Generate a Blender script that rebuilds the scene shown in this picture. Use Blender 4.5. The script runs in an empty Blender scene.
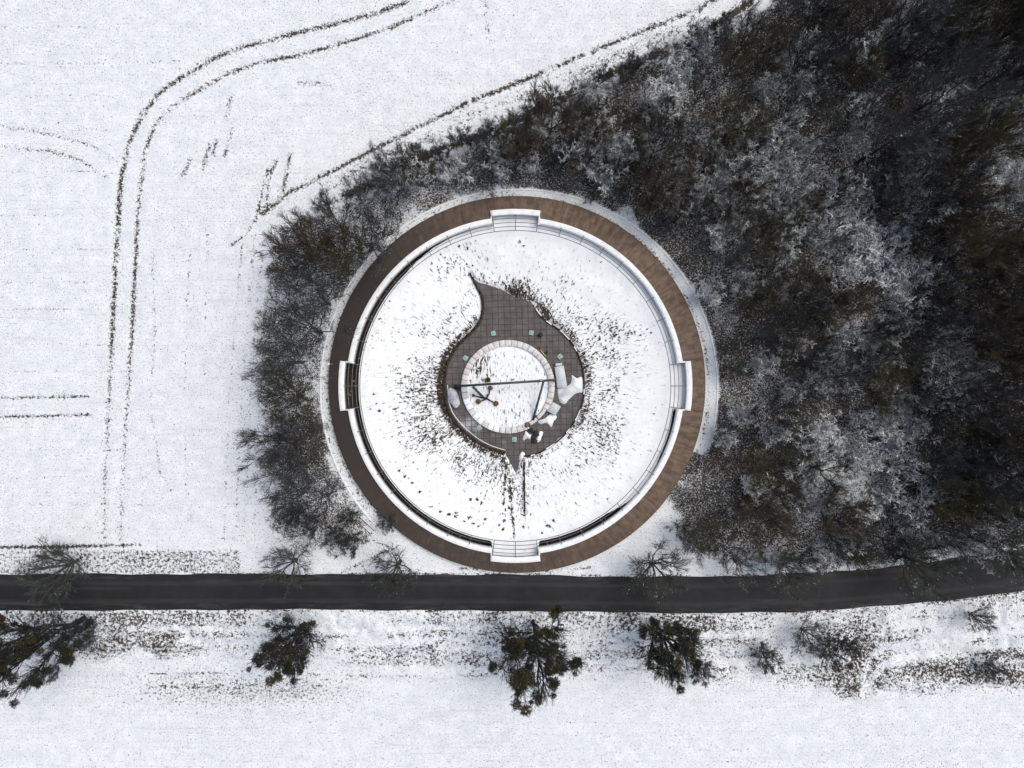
import bpy, math, random
import numpy as np
from mathutils import Vector
PI = math.pi
rnd = random.Random(7)
S = bpy.context.scene
C = S.collection

# ------------------------------------------------------------------ camera, sky, sun, exposure
H = 105.0          # drone height above the field
K = 6.5            # picture samples per metre at ground level
cam = bpy.data.cameras.new("camera"); camo = bpy.data.objects.new("camera", cam); C.objects.link(camo)
camo.location = (0, 0, H); camo.rotation_euler = (0, 0, 0)
cam.sensor_width = 36; cam.lens = 36 * (K * H) / 1024.0
cam.clip_start = 0.5; cam.clip_end = 3000
S.camera = camo
SUN_EL, SUN_AZ = 62, 60      # azimuth measured from +y clockwise
w = bpy.data.worlds.new("World"); S.world = w; w.use_nodes = True
wn = w.node_tree.nodes; wl = w.node_tree.links
sky = wn.new("ShaderNodeTexSky"); sky.sky_type = 'NISHITA'; sky.sun_disc = False
sky.sun_elevation = math.radians(SUN_EL); sky.sun_rotation = math.radians(SUN_AZ)
sky.dust_density = 5.0; sky.ozone_density = 0.8; sky.air_density = 1.0
wl.new(sky.outputs[0], wn["Background"].inputs[0]); wn["Background"].inputs[1].default_value = 0.13
sl = bpy.data.lights.new("sun", 'SUN'); sl.energy = 1.3; sl.angle = math.radians(50); sl.color = (1, .96, .9)
so = bpy.data.objects.new("sun", sl); C.objects.link(so)
az = math.radians(SUN_AZ); el = math.radians(SUN_EL)
d = Vector((math.sin(az) * math.cos(el), math.cos(az) * math.cos(el), math.sin(el)))
so.rotation_euler = d.to_track_quat('Z', 'Y').to_euler(); so.location = d * 150
S.view_settings.view_transform = 'Standard'; S.view_settings.look = 'None'
S.view_settings.exposure = 0.13; S.view_settings.gamma = 1; S.view_settings.use_curve_mapping = False
S.cycles.max_bounces = 6; S.cycles.diffuse_bounces = 3

# ------------------------------------------------------------------ helpers
def P(px, py, z=0.0):
    f = (H - z) / H / K
    return ((px - 512) * f, (384 - py) * f, z)
def P2(px, py, z=0.0):
    return P(px, py, z)[:2]

def mesh_np(name, V, F, mat=None, smooth=False):
    """V (n,3), F list/array of polygons (array (m,k) or list of lists)."""
    me = bpy.data.meshes.new(name)
    V = np.asarray(V, dtype=np.float32)
    me.vertices.add(len(V)); me.vertices.foreach_set("co", V.ravel())
    if isinstance(F, np.ndarray):
        m, k = F.shape
        me.loops.add(m * k); me.loops.foreach_set("vertex_index", F.astype(np.int32).ravel())
        me.polygons.add(m); me.polygons.foreach_set("loop_start", np.arange(0, m * k, k, dtype=np.int32))
        me.polygons.foreach_set("loop_total", np.full(m, k, dtype=np.int32))
    else:
        tot = [len(f) for f in F]; st = np.concatenate([[0], np.cumsum(tot)[:-1]])
        me.loops.add(sum(tot)); me.loops.foreach_set("vertex_index", np.array([i for f in F for i in f], dtype=np.int32))
        me.polygons.add(len(F)); me.polygons.foreach_set("loop_start", st.astype(np.int32))
        me.polygons.foreach_set("loop_total", np.array(tot, dtype=np.int32))
    me.update(calc_edges=True)
    if smooth: me.polygons.foreach_set("use_smooth", np.ones(len(me.polygons), dtype=bool))
    if mat: me.materials.append(mat)
    return me

def fattr(me, name, arr):
    a = me.attributes.new(name, 'FLOAT', 'POINT'); a.data.foreach_set("value", np.asarray(arr, dtype=np.float32).ravel())

def link(name, me, parent=None, loc=(0, 0, 0), rz=0.0, sc=1.0):
    o = bpy.data.objects.new(name, me); C.objects.link(o); o.location = loc; o.rotation_euler = (0, 0, rz)
    o.scale = (sc, sc, sc) if not isinstance(sc, tuple) else sc
    if parent: o.parent = parent
    return o
def tag(o, label=None, cat=None, group=None, kind=None):
    if label: o["label"] = label
    if cat: o["category"] = cat
    if group: o["group"] = group
    if kind: o["kind"] = kind
    return o
def thing(name, label, cat, loc=(0, 0, 0), rz=0.0, group=None, sc=1.0):
    return tag(link(name, None, None, loc, rz, sc), label, cat, group)

class MB:
    def __init__(s): s.v = []; s.f = []
    def add(s, V, F):
        b = len(s.v); s.v += [tuple(v) for v in V]; s.f += [[i + b for i in f] for f in F]
    def box(s, c, size, rz=0.0, tilt=None):
        x, y, z = [a / 2 for a in size]
        V = []
        for dz in (-z, z):
            for dx, dy in ((-x, -y), (x, -y), (x, y), (-x, y)):
                V.append((c[0] + dx * math.cos(rz) - dy * math.sin(rz), c[1] + dx * math.sin(rz) + dy * math.cos(rz), c[2] + dz))
        s.add(V, [[3, 2, 1, 0], [4, 5, 6, 7], [0, 1, 5, 4], [1, 2, 6, 5], [2, 3, 7, 6], [3, 0, 4, 7]])
    def prism(s, pts, z0, z1, bev=0.0):
        n = len(pts)
        if bev > 0:
            cx = sum(p[0] for p in pts) / n; cy = sum(p[1] for p in pts) / n
            top = []
            for p in pts:
                dx, dy = cx - p[0], cy - p[1]; l = math.hypot(dx, dy) or 1
                top.append((p[0] + dx / l * bev, p[1] + dy / l * bev))
            V = [(p[0], p[1], z0) for p in pts] + [(p[0], p[1], z1 - bev) for p in pts] + [(p[0], p[1], z1) for p in top]
            F = [[i, (i + 1) % n, n + (i + 1) % n, n + i] for i in range(n)] + [[n + i, n + (i + 1) % n, 2 * n + (i + 1) % n, 2 * n + i] for i in range(n)]
            F.append([2 * n + i for i in range(n)]); F.append(list(range(n))[::-1])
        else:
            V = [(p[0], p[1], z0) for p in pts] + [(p[0], p[1], z1) for p in pts]
            F = [[i, (i + 1) % n, n + (i + 1) % n, n + i] for i in range(n)] + [[n + i for i in range(n)], list(range(n))[::-1]]
        s.add(V, F)
    def lathe(s, prof, c=(0, 0, 0), n=16, jit=0):
        V = []; F = []
        for k, (r, z) in enumerate(prof):
            for i in range(n):
                a = 2 * PI * i / n; rr = r * (1 + jit * math.sin(3 * a + k) + jit * .7 * math.sin(5 * a + 2 * k))
                V.append((c[0] + rr * math.cos(a), c[1] + rr * math.sin(a), c[2] + z))
        for k in range(len(prof) - 1):
            for i in range(n):
                j = (i + 1) % n; F.append([k * n + i, k * n + j, (k + 1) * n + j, (k + 1) * n + i])
        F.append([(len(prof) - 1) * n + i for i in range(n)]); F.append(list(range(n))[::-1])
        s.add(V, F)
    def tube(s, pts, r, n=8):
        pts = [Vector(p) for p in pts]; rs = r if isinstance(r, (list, tuple)) else [r] * len(pts)
        V = []; F = []
        for k, p in enumerate(pts):
            t = (pts[min(k + 1, len(pts) - 1)] - pts[max(k - 1, 0)]).normalized()
            ref = Vector((0, 0, 1)) if abs(t.z) < .9 else Vector((1, 0, 0))
            u = t.cross(ref).normalized(); v = t.cross(u).normalized()
            for i in range(n):
                a = 2 * PI * i / n; q = p + (u * math.cos(a) + v * math.sin(a)) * rs[k]; V.append(tuple(q))
        for k in range(len(pts) - 1):
            for i in range(n):
                j = (i + 1) % n; F.append([k * n + i, (k + 1) * n + i, (k + 1) * n + j, k * n + j])
        F.append(list(range(n))); F.append([(len(pts) - 1) * n + i for i in range(n)][::-1])
        s.add(V, F)
    def beam(s, a, b, wd, ht):
        a = Vector(a); b = Vector(b); t = (b - a).normalized(); u = t.cross(Vector((0, 0, 1))).normalized(); v = u.cross(t).normalized()
        V = []
        for p in (a, b):
            for su, sv in ((-1, -1), (1, -1), (1, 1), (-1, 1)): V.append(tuple(p + u * su * wd / 2 + v * sv * ht / 2))
        s.add(V, [[0, 1, 2, 3], [7, 6, 5, 4], [0, 4, 5, 1], [1, 5, 6, 2], [2, 6, 7, 3], [3, 7, 4, 0]])
    def arc(s, c, r0, r1, a0, a1, z0, z1, n=40, bev=0.0):
        V = []; F = []
        prof = [(r0, z0), (r0, z1 - bev), (r0 + bev, z1), (r1 - bev, z1), (r1, z1 - bev), (r1, z0)] if bev else [(r0, z0), (r0, z1), (r1, z1), (r1, z0)]
        m = len(prof)
        for i in range(n + 1):
            a = a0 + (a1 - a0) * i / n
            for r, z in prof: V.append((c[0] + r * math.cos(a), c[1] + r * math.sin(a), z))
        for i in range(n):
            for k in range(m):
                k2 = (k + 1) % m; F.append([i * m + k, i * m + k2, (i + 1) * m + k2, (i + 1) * m + k])
        F.append(list(range(m))[::-1]); F.append([n * m + k for k in range(m)])
        s.add(V, F)
    def build(s, name, mat, parent=None, smooth=False, loc=(0, 0, 0), rz=0):
        return link(name, mesh_np(name, np.array(s.v, dtype=np.float32), s.f, mat, smooth), parent, loc, rz)

# ------------------------------------------------------------------ materials
class NT:
    def __init__(s, name):
        s.m = bpy.data.materials.new(name); s.m.use_nodes = True; s.t = s.m.node_tree; s.n = s.t.nodes; s.l = s.t.links
        s.b = s.n["Principled BSDF"]; s.b.inputs["Specular IOR Level"].default_value = 0.25
    def new(s, t, **kw):
        x = s.n.new(t)
        for k, v in kw.items(): setattr(x, k, v)
        return x
    def inp(s, node, i, v):
        if hasattr(v, "is_linked") or hasattr(v, "links"): s.l.new(v, node.inputs[i])
        else: node.inputs[i].default_value = v
    def pos(s, obj=False):
        return (s.new("ShaderNodeTexCoord").outputs["Object"] if obj else s.new("ShaderNodeNewGeometry").outputs["Position"])
    def map(s, v, sc=(1, 1, 1), rot=(0, 0, 0), loc=(0, 0, 0)):
        m = s.new("ShaderNodeMapping"); s.l.new(v, m.inputs[0]); m.inputs["Scale"].default_value = sc; m.inputs["Rotation"].default_value = rot; m.inputs["Location"].default_value = loc
        return m.outputs[0]
    def noise(s, v, scale, det=2, rough=.5, dist=0.0):
        x = s.new("ShaderNodeTexNoise"); s.l.new(v, x.inputs["Vector"]); x.inputs["Scale"].default_value = scale
        x.inputs["Detail"].default_value = det; x.inputs["Roughness"].default_value = rough; x.inputs["Distortion"].default_value = dist
        return x.outputs["Fac"]
    def math(s, op, a, b=0.0, c=0.0, clamp=False):
        x = s.new("ShaderNodeMath", operation=op); x.use_clamp = clamp; s.inp(x, 0, a); s.inp(x, 1, b)
        if op in ('MULTIPLY_ADD', 'WRAP'): s.inp(x, 2, c)
        return x.outputs[0]
    def ss(s, v, a, b, lo=0.0, hi=1.0):
        x = s.new("ShaderNodeMapRange", interpolation_type='SMOOTHSTEP'); s.inp(x, 0, v); s.inp(x, 1, a); s.inp(x, 2, b); s.inp(x, 3, lo); s.inp(x, 4, hi)
        return x.outputs[0]
    def attr(s, name): return s.new("ShaderNodeAttribute", attribute_name=name).outputs["Fac"]
    def mix(s, f, a, b):
        x = s.new("ShaderNodeMix", data_type='RGBA'); s.inp(x, 0, f)
        s.inp(x, 6, a if not isinstance(a, tuple) else (*a, 1)); s.inp(x, 7, b if not isinstance(b, tuple) else (*b, 1))
        return x.outputs[2]
    def bump(s, h, strength=.3, dist=.05):
        x = s.new("ShaderNodeBump"); x.inputs["Strength"].default_value = strength; x.inputs["Distance"].default_value = dist
        s.l.new(h, x.inputs["Height"]); s.l.new(x.outputs[0], s.b.inputs["Normal"])
    def done(s, col, rough=.8):
        s.inp(s.b, "Base Color", col if not isinstance(col, tuple) else (*col, 1)); s.inp(s.b, "Roughness", rough); return s.m

def simple(name, col, rough=.7, var=.15, scale=3.0, metallic=0.0, bump=.2, obj=True):
    n = NT(name); p = n.pos(obj); f = n.noise(p, scale, 4, .6)
    c2 = tuple(min(1, c * (1 + var * 2)) for c in col); c1 = tuple(c * (1 - var * 2) for c in col)
    n.b.inputs["Metallic"].default_value = metallic
    n.bump(f, bump, .02)
    return n.done(n.mix(n.ss(f, .3, .7), c1, c2), rough)

SNOW = (.79, .84, .86)
def snow_ground():
    n = NT("snowy_ground"); p = n.pos()
    bare = n.attr("bare"); litter = n.attr("litter")
    f1 = n.noise(p, 2.3, 3, .65); f2 = n.noise(p, 5.5, 2, .6); big = n.noise(p, .06, 3, .5)
    # tiny stubble poking through everywhere, patchy over the field
    thr = n.math('ADD', n.math('MULTIPLY', big, -.10), .660)
    fl = n.ss(f2, thr, n.math('ADD', thr, .05))
    fl = n.math('MULTIPLY', fl, n.ss(bare, -.12, 0.0))
    t2 = n.math('SUBTRACT', .645, n.math('MULTIPLY', bare, .28))
    mixn = n.math('ADD', n.math('MULTIPLY', f1, .62), n.math('MULTIPLY', f2, .38))
    lit = n.noise(p, 3.6, 4, .72, .5); lit2 = n.noise(p, 8.0, 2, .6)
    litn = n.math('ADD', .5, n.math('MULTIPLY', n.math('SUBTRACT', n.math('ADD', n.math('MULTIPLY', lit, .6), n.math('MULTIPLY', lit2, .4)), .5), .85))
    mixn = n.math('ADD', n.math('MULTIPLY', mixn, n.math('SUBTRACT', 1.0, litter)), n.math('MULTIPLY', litn, litter))
    b = n.ss(mixn, n.math('SUBTRACT', t2, .025), n.math('ADD', t2, .025))
    fac = n.math('MAXIMUM', n.math('MULTIPLY', fl, .75), b)
    halo = n.math('MULTIPLY', n.ss(mixn, n.math('SUBTRACT', t2, .11), t2), .38)
    soil = n.mix(n.noise(p, 1.3, 3), (.035, .026, .018), (.085, .066, .046))
    soil = n.mix(litter, soil, n.mix(n.ss(n.noise(p, 3.1, 4, .7), .35, .65), (.022, .019, .016), (.075, .062, .05)))
    fs = n.noise(p, .5, 4, .6)
    snow = n.mix(n.ss(fs, .3, .7), (.70, .755, .785), (.81, .855, .875))
    snow = n.mix(n.math('MULTIPLY', n.ss(n.noise(p, 7, 3, .7), .42, .68), .32), snow, (.46, .49, .51))
    strk = n.noise(n.map(p, (.05, 1.9, 1)), 1.0, 3, .7); snow = n.mix(n.math('MULTIPLY', n.math('MULTIPLY', n.ss(strk, .54, .66), .16), n.ss(bare, .12, .02)), snow, (.42, .43, .43))
    snow = n.mix(halo, snow, (.30, .31, .32))
    h = n.math('ADD', n.math('MULTIPLY', fac, -.6), n.math('ADD', n.noise(p, 1.5, 4, .7), n.math('MULTIPLY', f2, .5)))
    n.bump(h, .8, .12)
    return n.done(n.mix(fac, snow, soil), .85)
def bowl_mat():
    n = NT("bowl_snow"); p = n.pos(); bare = n.attr("bare"); pol = n.new("ShaderNodeAttribute", attribute_name="polar").outputs["Vector"]
    f1 = n.noise(n.map(pol, (1.25, .36, 1)), 3.0, 3, .62, .5); f2 = n.noise(p, 3.4, 3, .65)
    mixn = n.math('ADD', n.math('MULTIPLY', f1, .75), n.math('MULTIPLY', f2, .25))
    t2 = n.math('SUBTRACT', .655, n.math('MULTIPLY', bare, .29))
    fac = n.ss(mixn, n.math('SUBTRACT', t2, .022), n.math('ADD', t2, .022))
    soil = n.mix(n.noise(p, 1.7, 3), (.030, .024, .018), (.075, .058, .040))
    snow = n.mix(n.ss(n.noise(p, .35, 3), .3, .7), (.78, .825, .84), (.85, .885, .895))
    snow = n.mix(n.math('MULTIPLY', n.ss(mixn, n.math('SUBTRACT', t2, .115), t2), .36), snow, (.30, .31, .32))
    n.bump(n.math('ADD', n.math('MULTIPLY', fac, -.6), n.math('ADD', n.noise(p, 1.1, 4, .6), n.math('MULTIPLY', f1, .6))), .5, .10)
    return n.done(n.mix(fac, snow, soil), .85)
def bark(name, c1, c2, snow, rough=.9):
    n = NT(name); p = n.pos(True); g = n.new("ShaderNodeNewGeometry"); sep = n.new("ShaderNodeSeparateXYZ"); n.l.new(g.outputs["Normal"], sep.inputs[0])
    f = n.noise(p, 1.5, 3); r = n.new("ShaderNodeObjectInfo").outputs["Random"]
    c = n.mix(n.ss(f, .3, .7), c1, c2); c = n.mix(n.math('MULTIPLY', r, .45), c, tuple(x * .5 for x in c1))
    # snow lying on upward faces, broken up
    lie = n.math('MULTIPLY', n.ss(sep.outputs[2], .45 - snow * .5, .85 - snow * .55), n.ss(n.noise(p, 2.6, 2), .62 - snow * .42, .70 - snow * .42))
    return n.done(n.mix(lie, c, SNOW), rough)

M = {}
M['ground'] = snow_ground(); M['bowl'] = bowl_mat()
M['bark_grey'] = bark('grey_bark', (.046, .047, .048), (.095, .096, .098), .12)
M['bark_dark'] = bark('dark_bark', (.026, .026, .026), (.058, .057, .056), .10)
M['bark_brown'] = bark('brown_bark', (.052, .041, .028), (.105, .082, .056), .05)
M['bark_olive'] = bark('olive_bark', (.055, .050, .026), (.11, .098, .05), .05)
M['bark_green'] = bark('mossy_bark', (.045, .050, .040), (.10, .108, .088), .0)
M['bark_snow'] = bark('snow_laden_bark', (.04, .038, .036), (.09, .085, .08), .95)
M['bark_frost'] = bark('frosted_bark', (.05, .051, .053), (.10, .103, .108), .42)
M['steel'] = simple('galvanised_steel', (.15, .155, .16), .5, .1, 6, .3)
M['dark_steel'] = simple('dark_painted_steel', (.055, .070, .080), .5, .15, 4, .2)
M['coping'] = simple('snow_covered_coping', (.80, .835, .85), .8, .04, 1.5, 0, .3)
M['concrete'] = simple('grey_concrete', (.28, .28, .27), .85, .15, 2)
M['slab'] = simple('pale_slab', (.50, .54, .57), .5, .06, 1.2)
M['black'] = simple('black_metal', (.012, .012, .013), .5, .1, 4)
M['rust'] = simple('rusty_steel', (.13, .065, .025), .8, .3, 5)
M['wood'] = simple('weathered_wood', (.14, .095, .055), .85, .3, 5)
M['rock'] = simple('dark_rock', (.03, .03, .032), .8, .3, 4, 0, .6)
M['snow'] = simple('fresh_snow', (.79, .835, .85), .85, .03, 2, 0, .4)
M['dull_snow'] = simple('thin_trodden_snow', (.40, .42, .45), .85, .2, 1.5, 0, .4)
M['orange'] = simple('orange_plastic', (.75, .12, .03), .4, .1, 3)
M['yellow'] = simple('pale_yellow_paint', (.62, .55, .28), .5, .2, 9)
M['teal'] = simple('teal_glass', (.16, .42, .42), .15, .15, 4)
M['stone_frame'] = simple('pale_stone_frame', (.50, .47, .43), .8, .1, 6)
M['edge'] = simple('dark_timber_edge', (.035, .027, .020), .9, .35, 3, 0, .6)
M['grass_brown'] = simple('dead_grass', (.052, .040, .026), .9, .35, 2)
M['grass_dark'] = simple('withered_grass', (.050, .046, .036), .9, .35, 2)
M['leaf'] = simple('mistletoe_leaf', (.048, .040, .015), .7, .4, 2.5)
M['leafd'] = simple('dark_mistletoe_leaf', (.022, .026, .018), .7, .4, 2.5)

def stone_mat():
    n = NT('stone_blocks'); p = n.pos(); f = n.noise(p, 1.4, 4, .6); r = n.new("ShaderNodeNewGeometry").outputs["Random Per Island"]
    c = n.mix(n.ss(f, .3, .7), (.52, .51, .50), (.74, .74, .75)); c = n.mix(n.math('MULTIPLY', r, .35), c, (.50, .47, .44)); n.bump(f, .3, .03)
    return n.done(c, .85)
M['stone'] = stone_mat()
def deck_mat():
    n = NT('walkway_surface'); p = n.pos(); a = n.attr("darken"); pol = n.new("ShaderNodeAttribute", attribute_name="polar").outputs["Vector"]
    f = n.noise(p, .9, 5, .65); fr = n.noise(n.map(pol, (1.6, .25, 1)), 1.0, 4, .6); g = n.noise(p, 7, 3, .7)
    base = n.mix(n.ss(n.math('ADD', n.math('MULTIPLY', f, .5), n.math('MULTIPLY', fr, .5)), .36, .64), (.090, .063, .044), (.190, .136, .098))
    dark_amt = n.math('MULTIPLY', a, n.ss(n.math('ADD', n.math('MULTIPLY', fr, .6), n.math('MULTIPLY', f, .4)), 1.05, .52), clamp=True)
    c = n.mix(n.math('MULTIPLY', dark_amt, 1.0, clamp=True), base, (.034, .029, .026))  # blotchy darker brown, strongest on the deck's west half
    c = n.mix(n.ss(g, .60, .72), c, (.05, .038, .03))
    c = n.mix(n.math('MULTIPLY', n.ss(g, .33, .25), .5), c, (.30, .24, .19))
    # radial panel joints
    sx = n.new("ShaderNodeSeparateXYZ"); n.l.new(pol, sx.inputs[0])
    q = n.math('PINGPONG', n.math('DIVIDE', sx.outputs[0], 3.9), .5)
    j = n.ss(q, .0, .018, 1.0, 0.0)
    c = n.mix(n.math('MULTIPLY', j, .45), c, (.03, .025, .02))
    e = n.attr("rim"); c = n.mix(n.math('MULTIPLY', e, .55), c, (.035, .028, .022))
    n.bump(g, .3, .02)
    return n.done(c, .75)
M['deck'] = deck_mat()
def asphalt_mat():
    n = NT('wet_asphalt'); p = n.pos(); f = n.noise(p, .35, 5, .6); g = n.noise(p, 12, 2)
    st = n.noise(n.map(p, (.045, .75, 1)), 1.0, 3, .6); e = n.attr("edge")
    c = n.mix(n.ss(f, .3, .7), (.011, .012, .0135), (.018, .019, .0215)); c = n.mix(n.math('MULTIPLY', n.ss(g, .5, .75), .3), c, (.05, .05, .052))
    c = n.mix(n.math('MULTIPLY', n.ss(st, .60, .76), .45), c, (.10, .085, .07)); c = n.mix(n.math('MULTIPLY', n.math('MULTIPLY', n.ss(e, .05, .2), n.ss(e, .4, .25)), .35), c, (.042, .042, .044))
    c = n.mix(n.math('MULTIPLY', n.math('MULTIPLY', e, n.ss(n.noise(n.map(p, (.12, .8, 1)), 1.5, 4, .7), .50, .64)), .4), c, (.13, .105, .08))
    n.bump(g, .2, .01)
    return n.done(c, .7)
M['asphalt'] = asphalt_mat()
def paving_mat():
    n = NT('paving_slabs'); p = n.pos(); sx = n.new("ShaderNodeSeparateXYZ"); n.l.new(n.map(p, (1, 1, 1), (0, 0, math.radians(-1.5))), sx.inputs[0])
    qx = n.math('PINGPONG', n.math('DIVIDE', sx.outputs[0], .93), .5); qy = n.math('PINGPONG', n.math('DIVIDE', sx.outputs[1], .93), .5)
    j = n.math('MINIMUM', qx, qy); j = n.ss(j, .03, .075, 1.0, 0.0)
    cx = n.math('FLOOR', n.math('ADD', n.math('DIVIDE', sx.outputs[0], .93), .0)); cy = n.math('FLOOR', n.math('DIVIDE', sx.outputs[1], .93))
    wn_ = n.new("ShaderNodeTexWhiteNoise", noise_dimensions='2D'); cb = n.new("ShaderNodeCombineXYZ"); n.l.new(cx, cb.inputs[0]); n.l.new(cy, cb.inputs[1]); n.l.new(cb.outputs[0], wn_.inputs["Vector"])
    f = n.noise(p, .7, 5, .65)
    c = n.mix(n.ss(f, .3, .7), (.080, .073, .068), (.135, .126, .118)); c = n.mix(n.math('MULTIPLY', wn_.outputs["Value"], .4), c, (.085, .080, .078))
    sn = n.attr("dust"); c = n.mix(n.math('MULTIPLY', n.ss(n.math('ADD', sn, n.math('MULTIPLY', f, .6)), .75, 1.25), .75), c, (.50, .52, .55))
    c = n.mix(n.math('MULTIPLY', j, n.ss(n.noise(p, 1.1, 2), .25, .6, .35, .85)), c, (.028, .024, .022))
    n.bump(n.math('MULTIPLY', j, -1.0), .4, .02)
    return n.done(c, .75)
M['paving'] = paving_mat()

# ------------------------------------------------------------------ terrain
def poly_dist(X, Y, pts, closed=False):
    """distance from arrays X, Y to a polyline in metres"""
    D = np.full(X.shape, 1e9)
    n = len(pts); rng_ = range(n if closed else n - 1)
    for i in rng_:
        ax, ay = pts[i]; bx, by = pts[(i + 1) % n]; dx, dy = bx - ax, by - ay; L = dx * dx + dy * dy + 1e-12
        t = np.clip(((X - ax) * dx + (Y - ay) * dy) / L, 0, 1)
        D = np.minimum(D, np.hypot(X - ax - t * dx, Y - ay - t * dy))
    return D
def inside(X, Y, pts):
    r = np.zeros(X.shape, bool); n = len(pts)
    for i in range(n):
        ax, ay = pts[i]; bx, by = pts[(i + 1) % n]
        if ay == by: continue
        c = ((ay > Y) != (by > Y)) & (X < (bx - ax) * (Y - ay) / (by - ay) + ax); r ^= c
    return r
def pl(*a, z=0.0): return [P2(x, y, z) for x, y in a]
def sstep(x, a, b):
    t = np.clip((x - a) / (b - a), 0, 1); return t * t * (3 - 2 * t)
def vnoise(X, Y, scale, seed):
    """smooth value noise on arrays"""
    r = np.random.RandomState(seed); G = r.rand(64, 64)
    x = X / scale; y = Y / scale; xi = np.floor(x).astype(int); yi = np.floor(y).astype(int); fx = x - xi; fy = y - yi
    fx = fx * fx * (3 - 2 * fx); fy = fy * fy * (3 - 2 * fy)
    g = lambda i, j: G[i % 64, j % 64]
    return (g(xi, yi) * (1 - fx) + g(xi + 1, yi) * fx) * (1 - fy) + (g(xi, yi + 1) * (1 - fx) + g(xi + 1, yi + 1) * fx) * fy

CO = P2(516.9, 384.4); RO = 188.5 / K       # outer edge of the ring
CI = P2(515.3, 385.9); RI = 169.2 / K       # outer edge of the coping on the arcs
CK = P2(519, 388); RK = 198.5 / K           # kerb of the perimeter path
ROAD_T = [(-900, 574), (0, 574), (300, 574), (500, 574.5), (640, 577), (740, 576), (850, 571), (930, 562), (1024, 549), (1250, 512), (1900, 400)]
ROAD_B = [(-900, 611), (0, 611), (300, 609.5), (500, 611), (700, 613.5), (800, 612), (900, 605), (950, 600), (1024, 591), (1250, 556), (1900, 450)]
def yroad(tab, px): return np.interp(px, [a for a, b in tab], [b for a, b in tab])

WOOD = [(292, 216), (345, 190), (400, 170), (440, 154), (500, 131), (560, 103), (620, 75), (700, 42), (750, 30), (785, -20), (800, -90), (1120, -90), (1120, 530), (1024, 545), (940, 556), (850, 566), (745, 570), (700, 562), (676, 530), (660, 495), (676, 455), (702, 420), (700, 370), (680, 290), (630, 225), (560, 197), (480, 197), (410, 228), (355, 285), (330, 340), (325, 400), (336, 455), (355, 500), (378, 535), (360, 556), (300, 560), (272, 545), (265, 470), (258, 380), (258, 300), (275, 240)]
SNOWY = [(758, 180, 26, .9), (808, 190, 20, .7), (835, 225, 20, .8), (862, 255, 30, .95), (893, 290, 20, .8), (878, 330, 18, .5), (930, 350, 26, .6), (845, 465, 34, .95), (822, 445, 18, .8), (890, 430, 30, .7), (868, 500, 20, .7), (800, 500, 18, .6), (1018, 165, 38, 1.3), (893, 22, 22, 1.0), (672, 86, 15, .9), (788, 62, 16, .8), (715, 300, 22, .35), (560, 150, 22, .3), (600, 170, 28, .3), (830, 360, 16, .5), (985, 345, 16, .5)]
DARK = [(950, 180, 60), (985, 270, 55), (965, 400, 45), (820, 60, 50), (940, 500, 40), (760, 480, 30), (800, 330, 30), (330, 265, 30), (310, 440, 30)]

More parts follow.
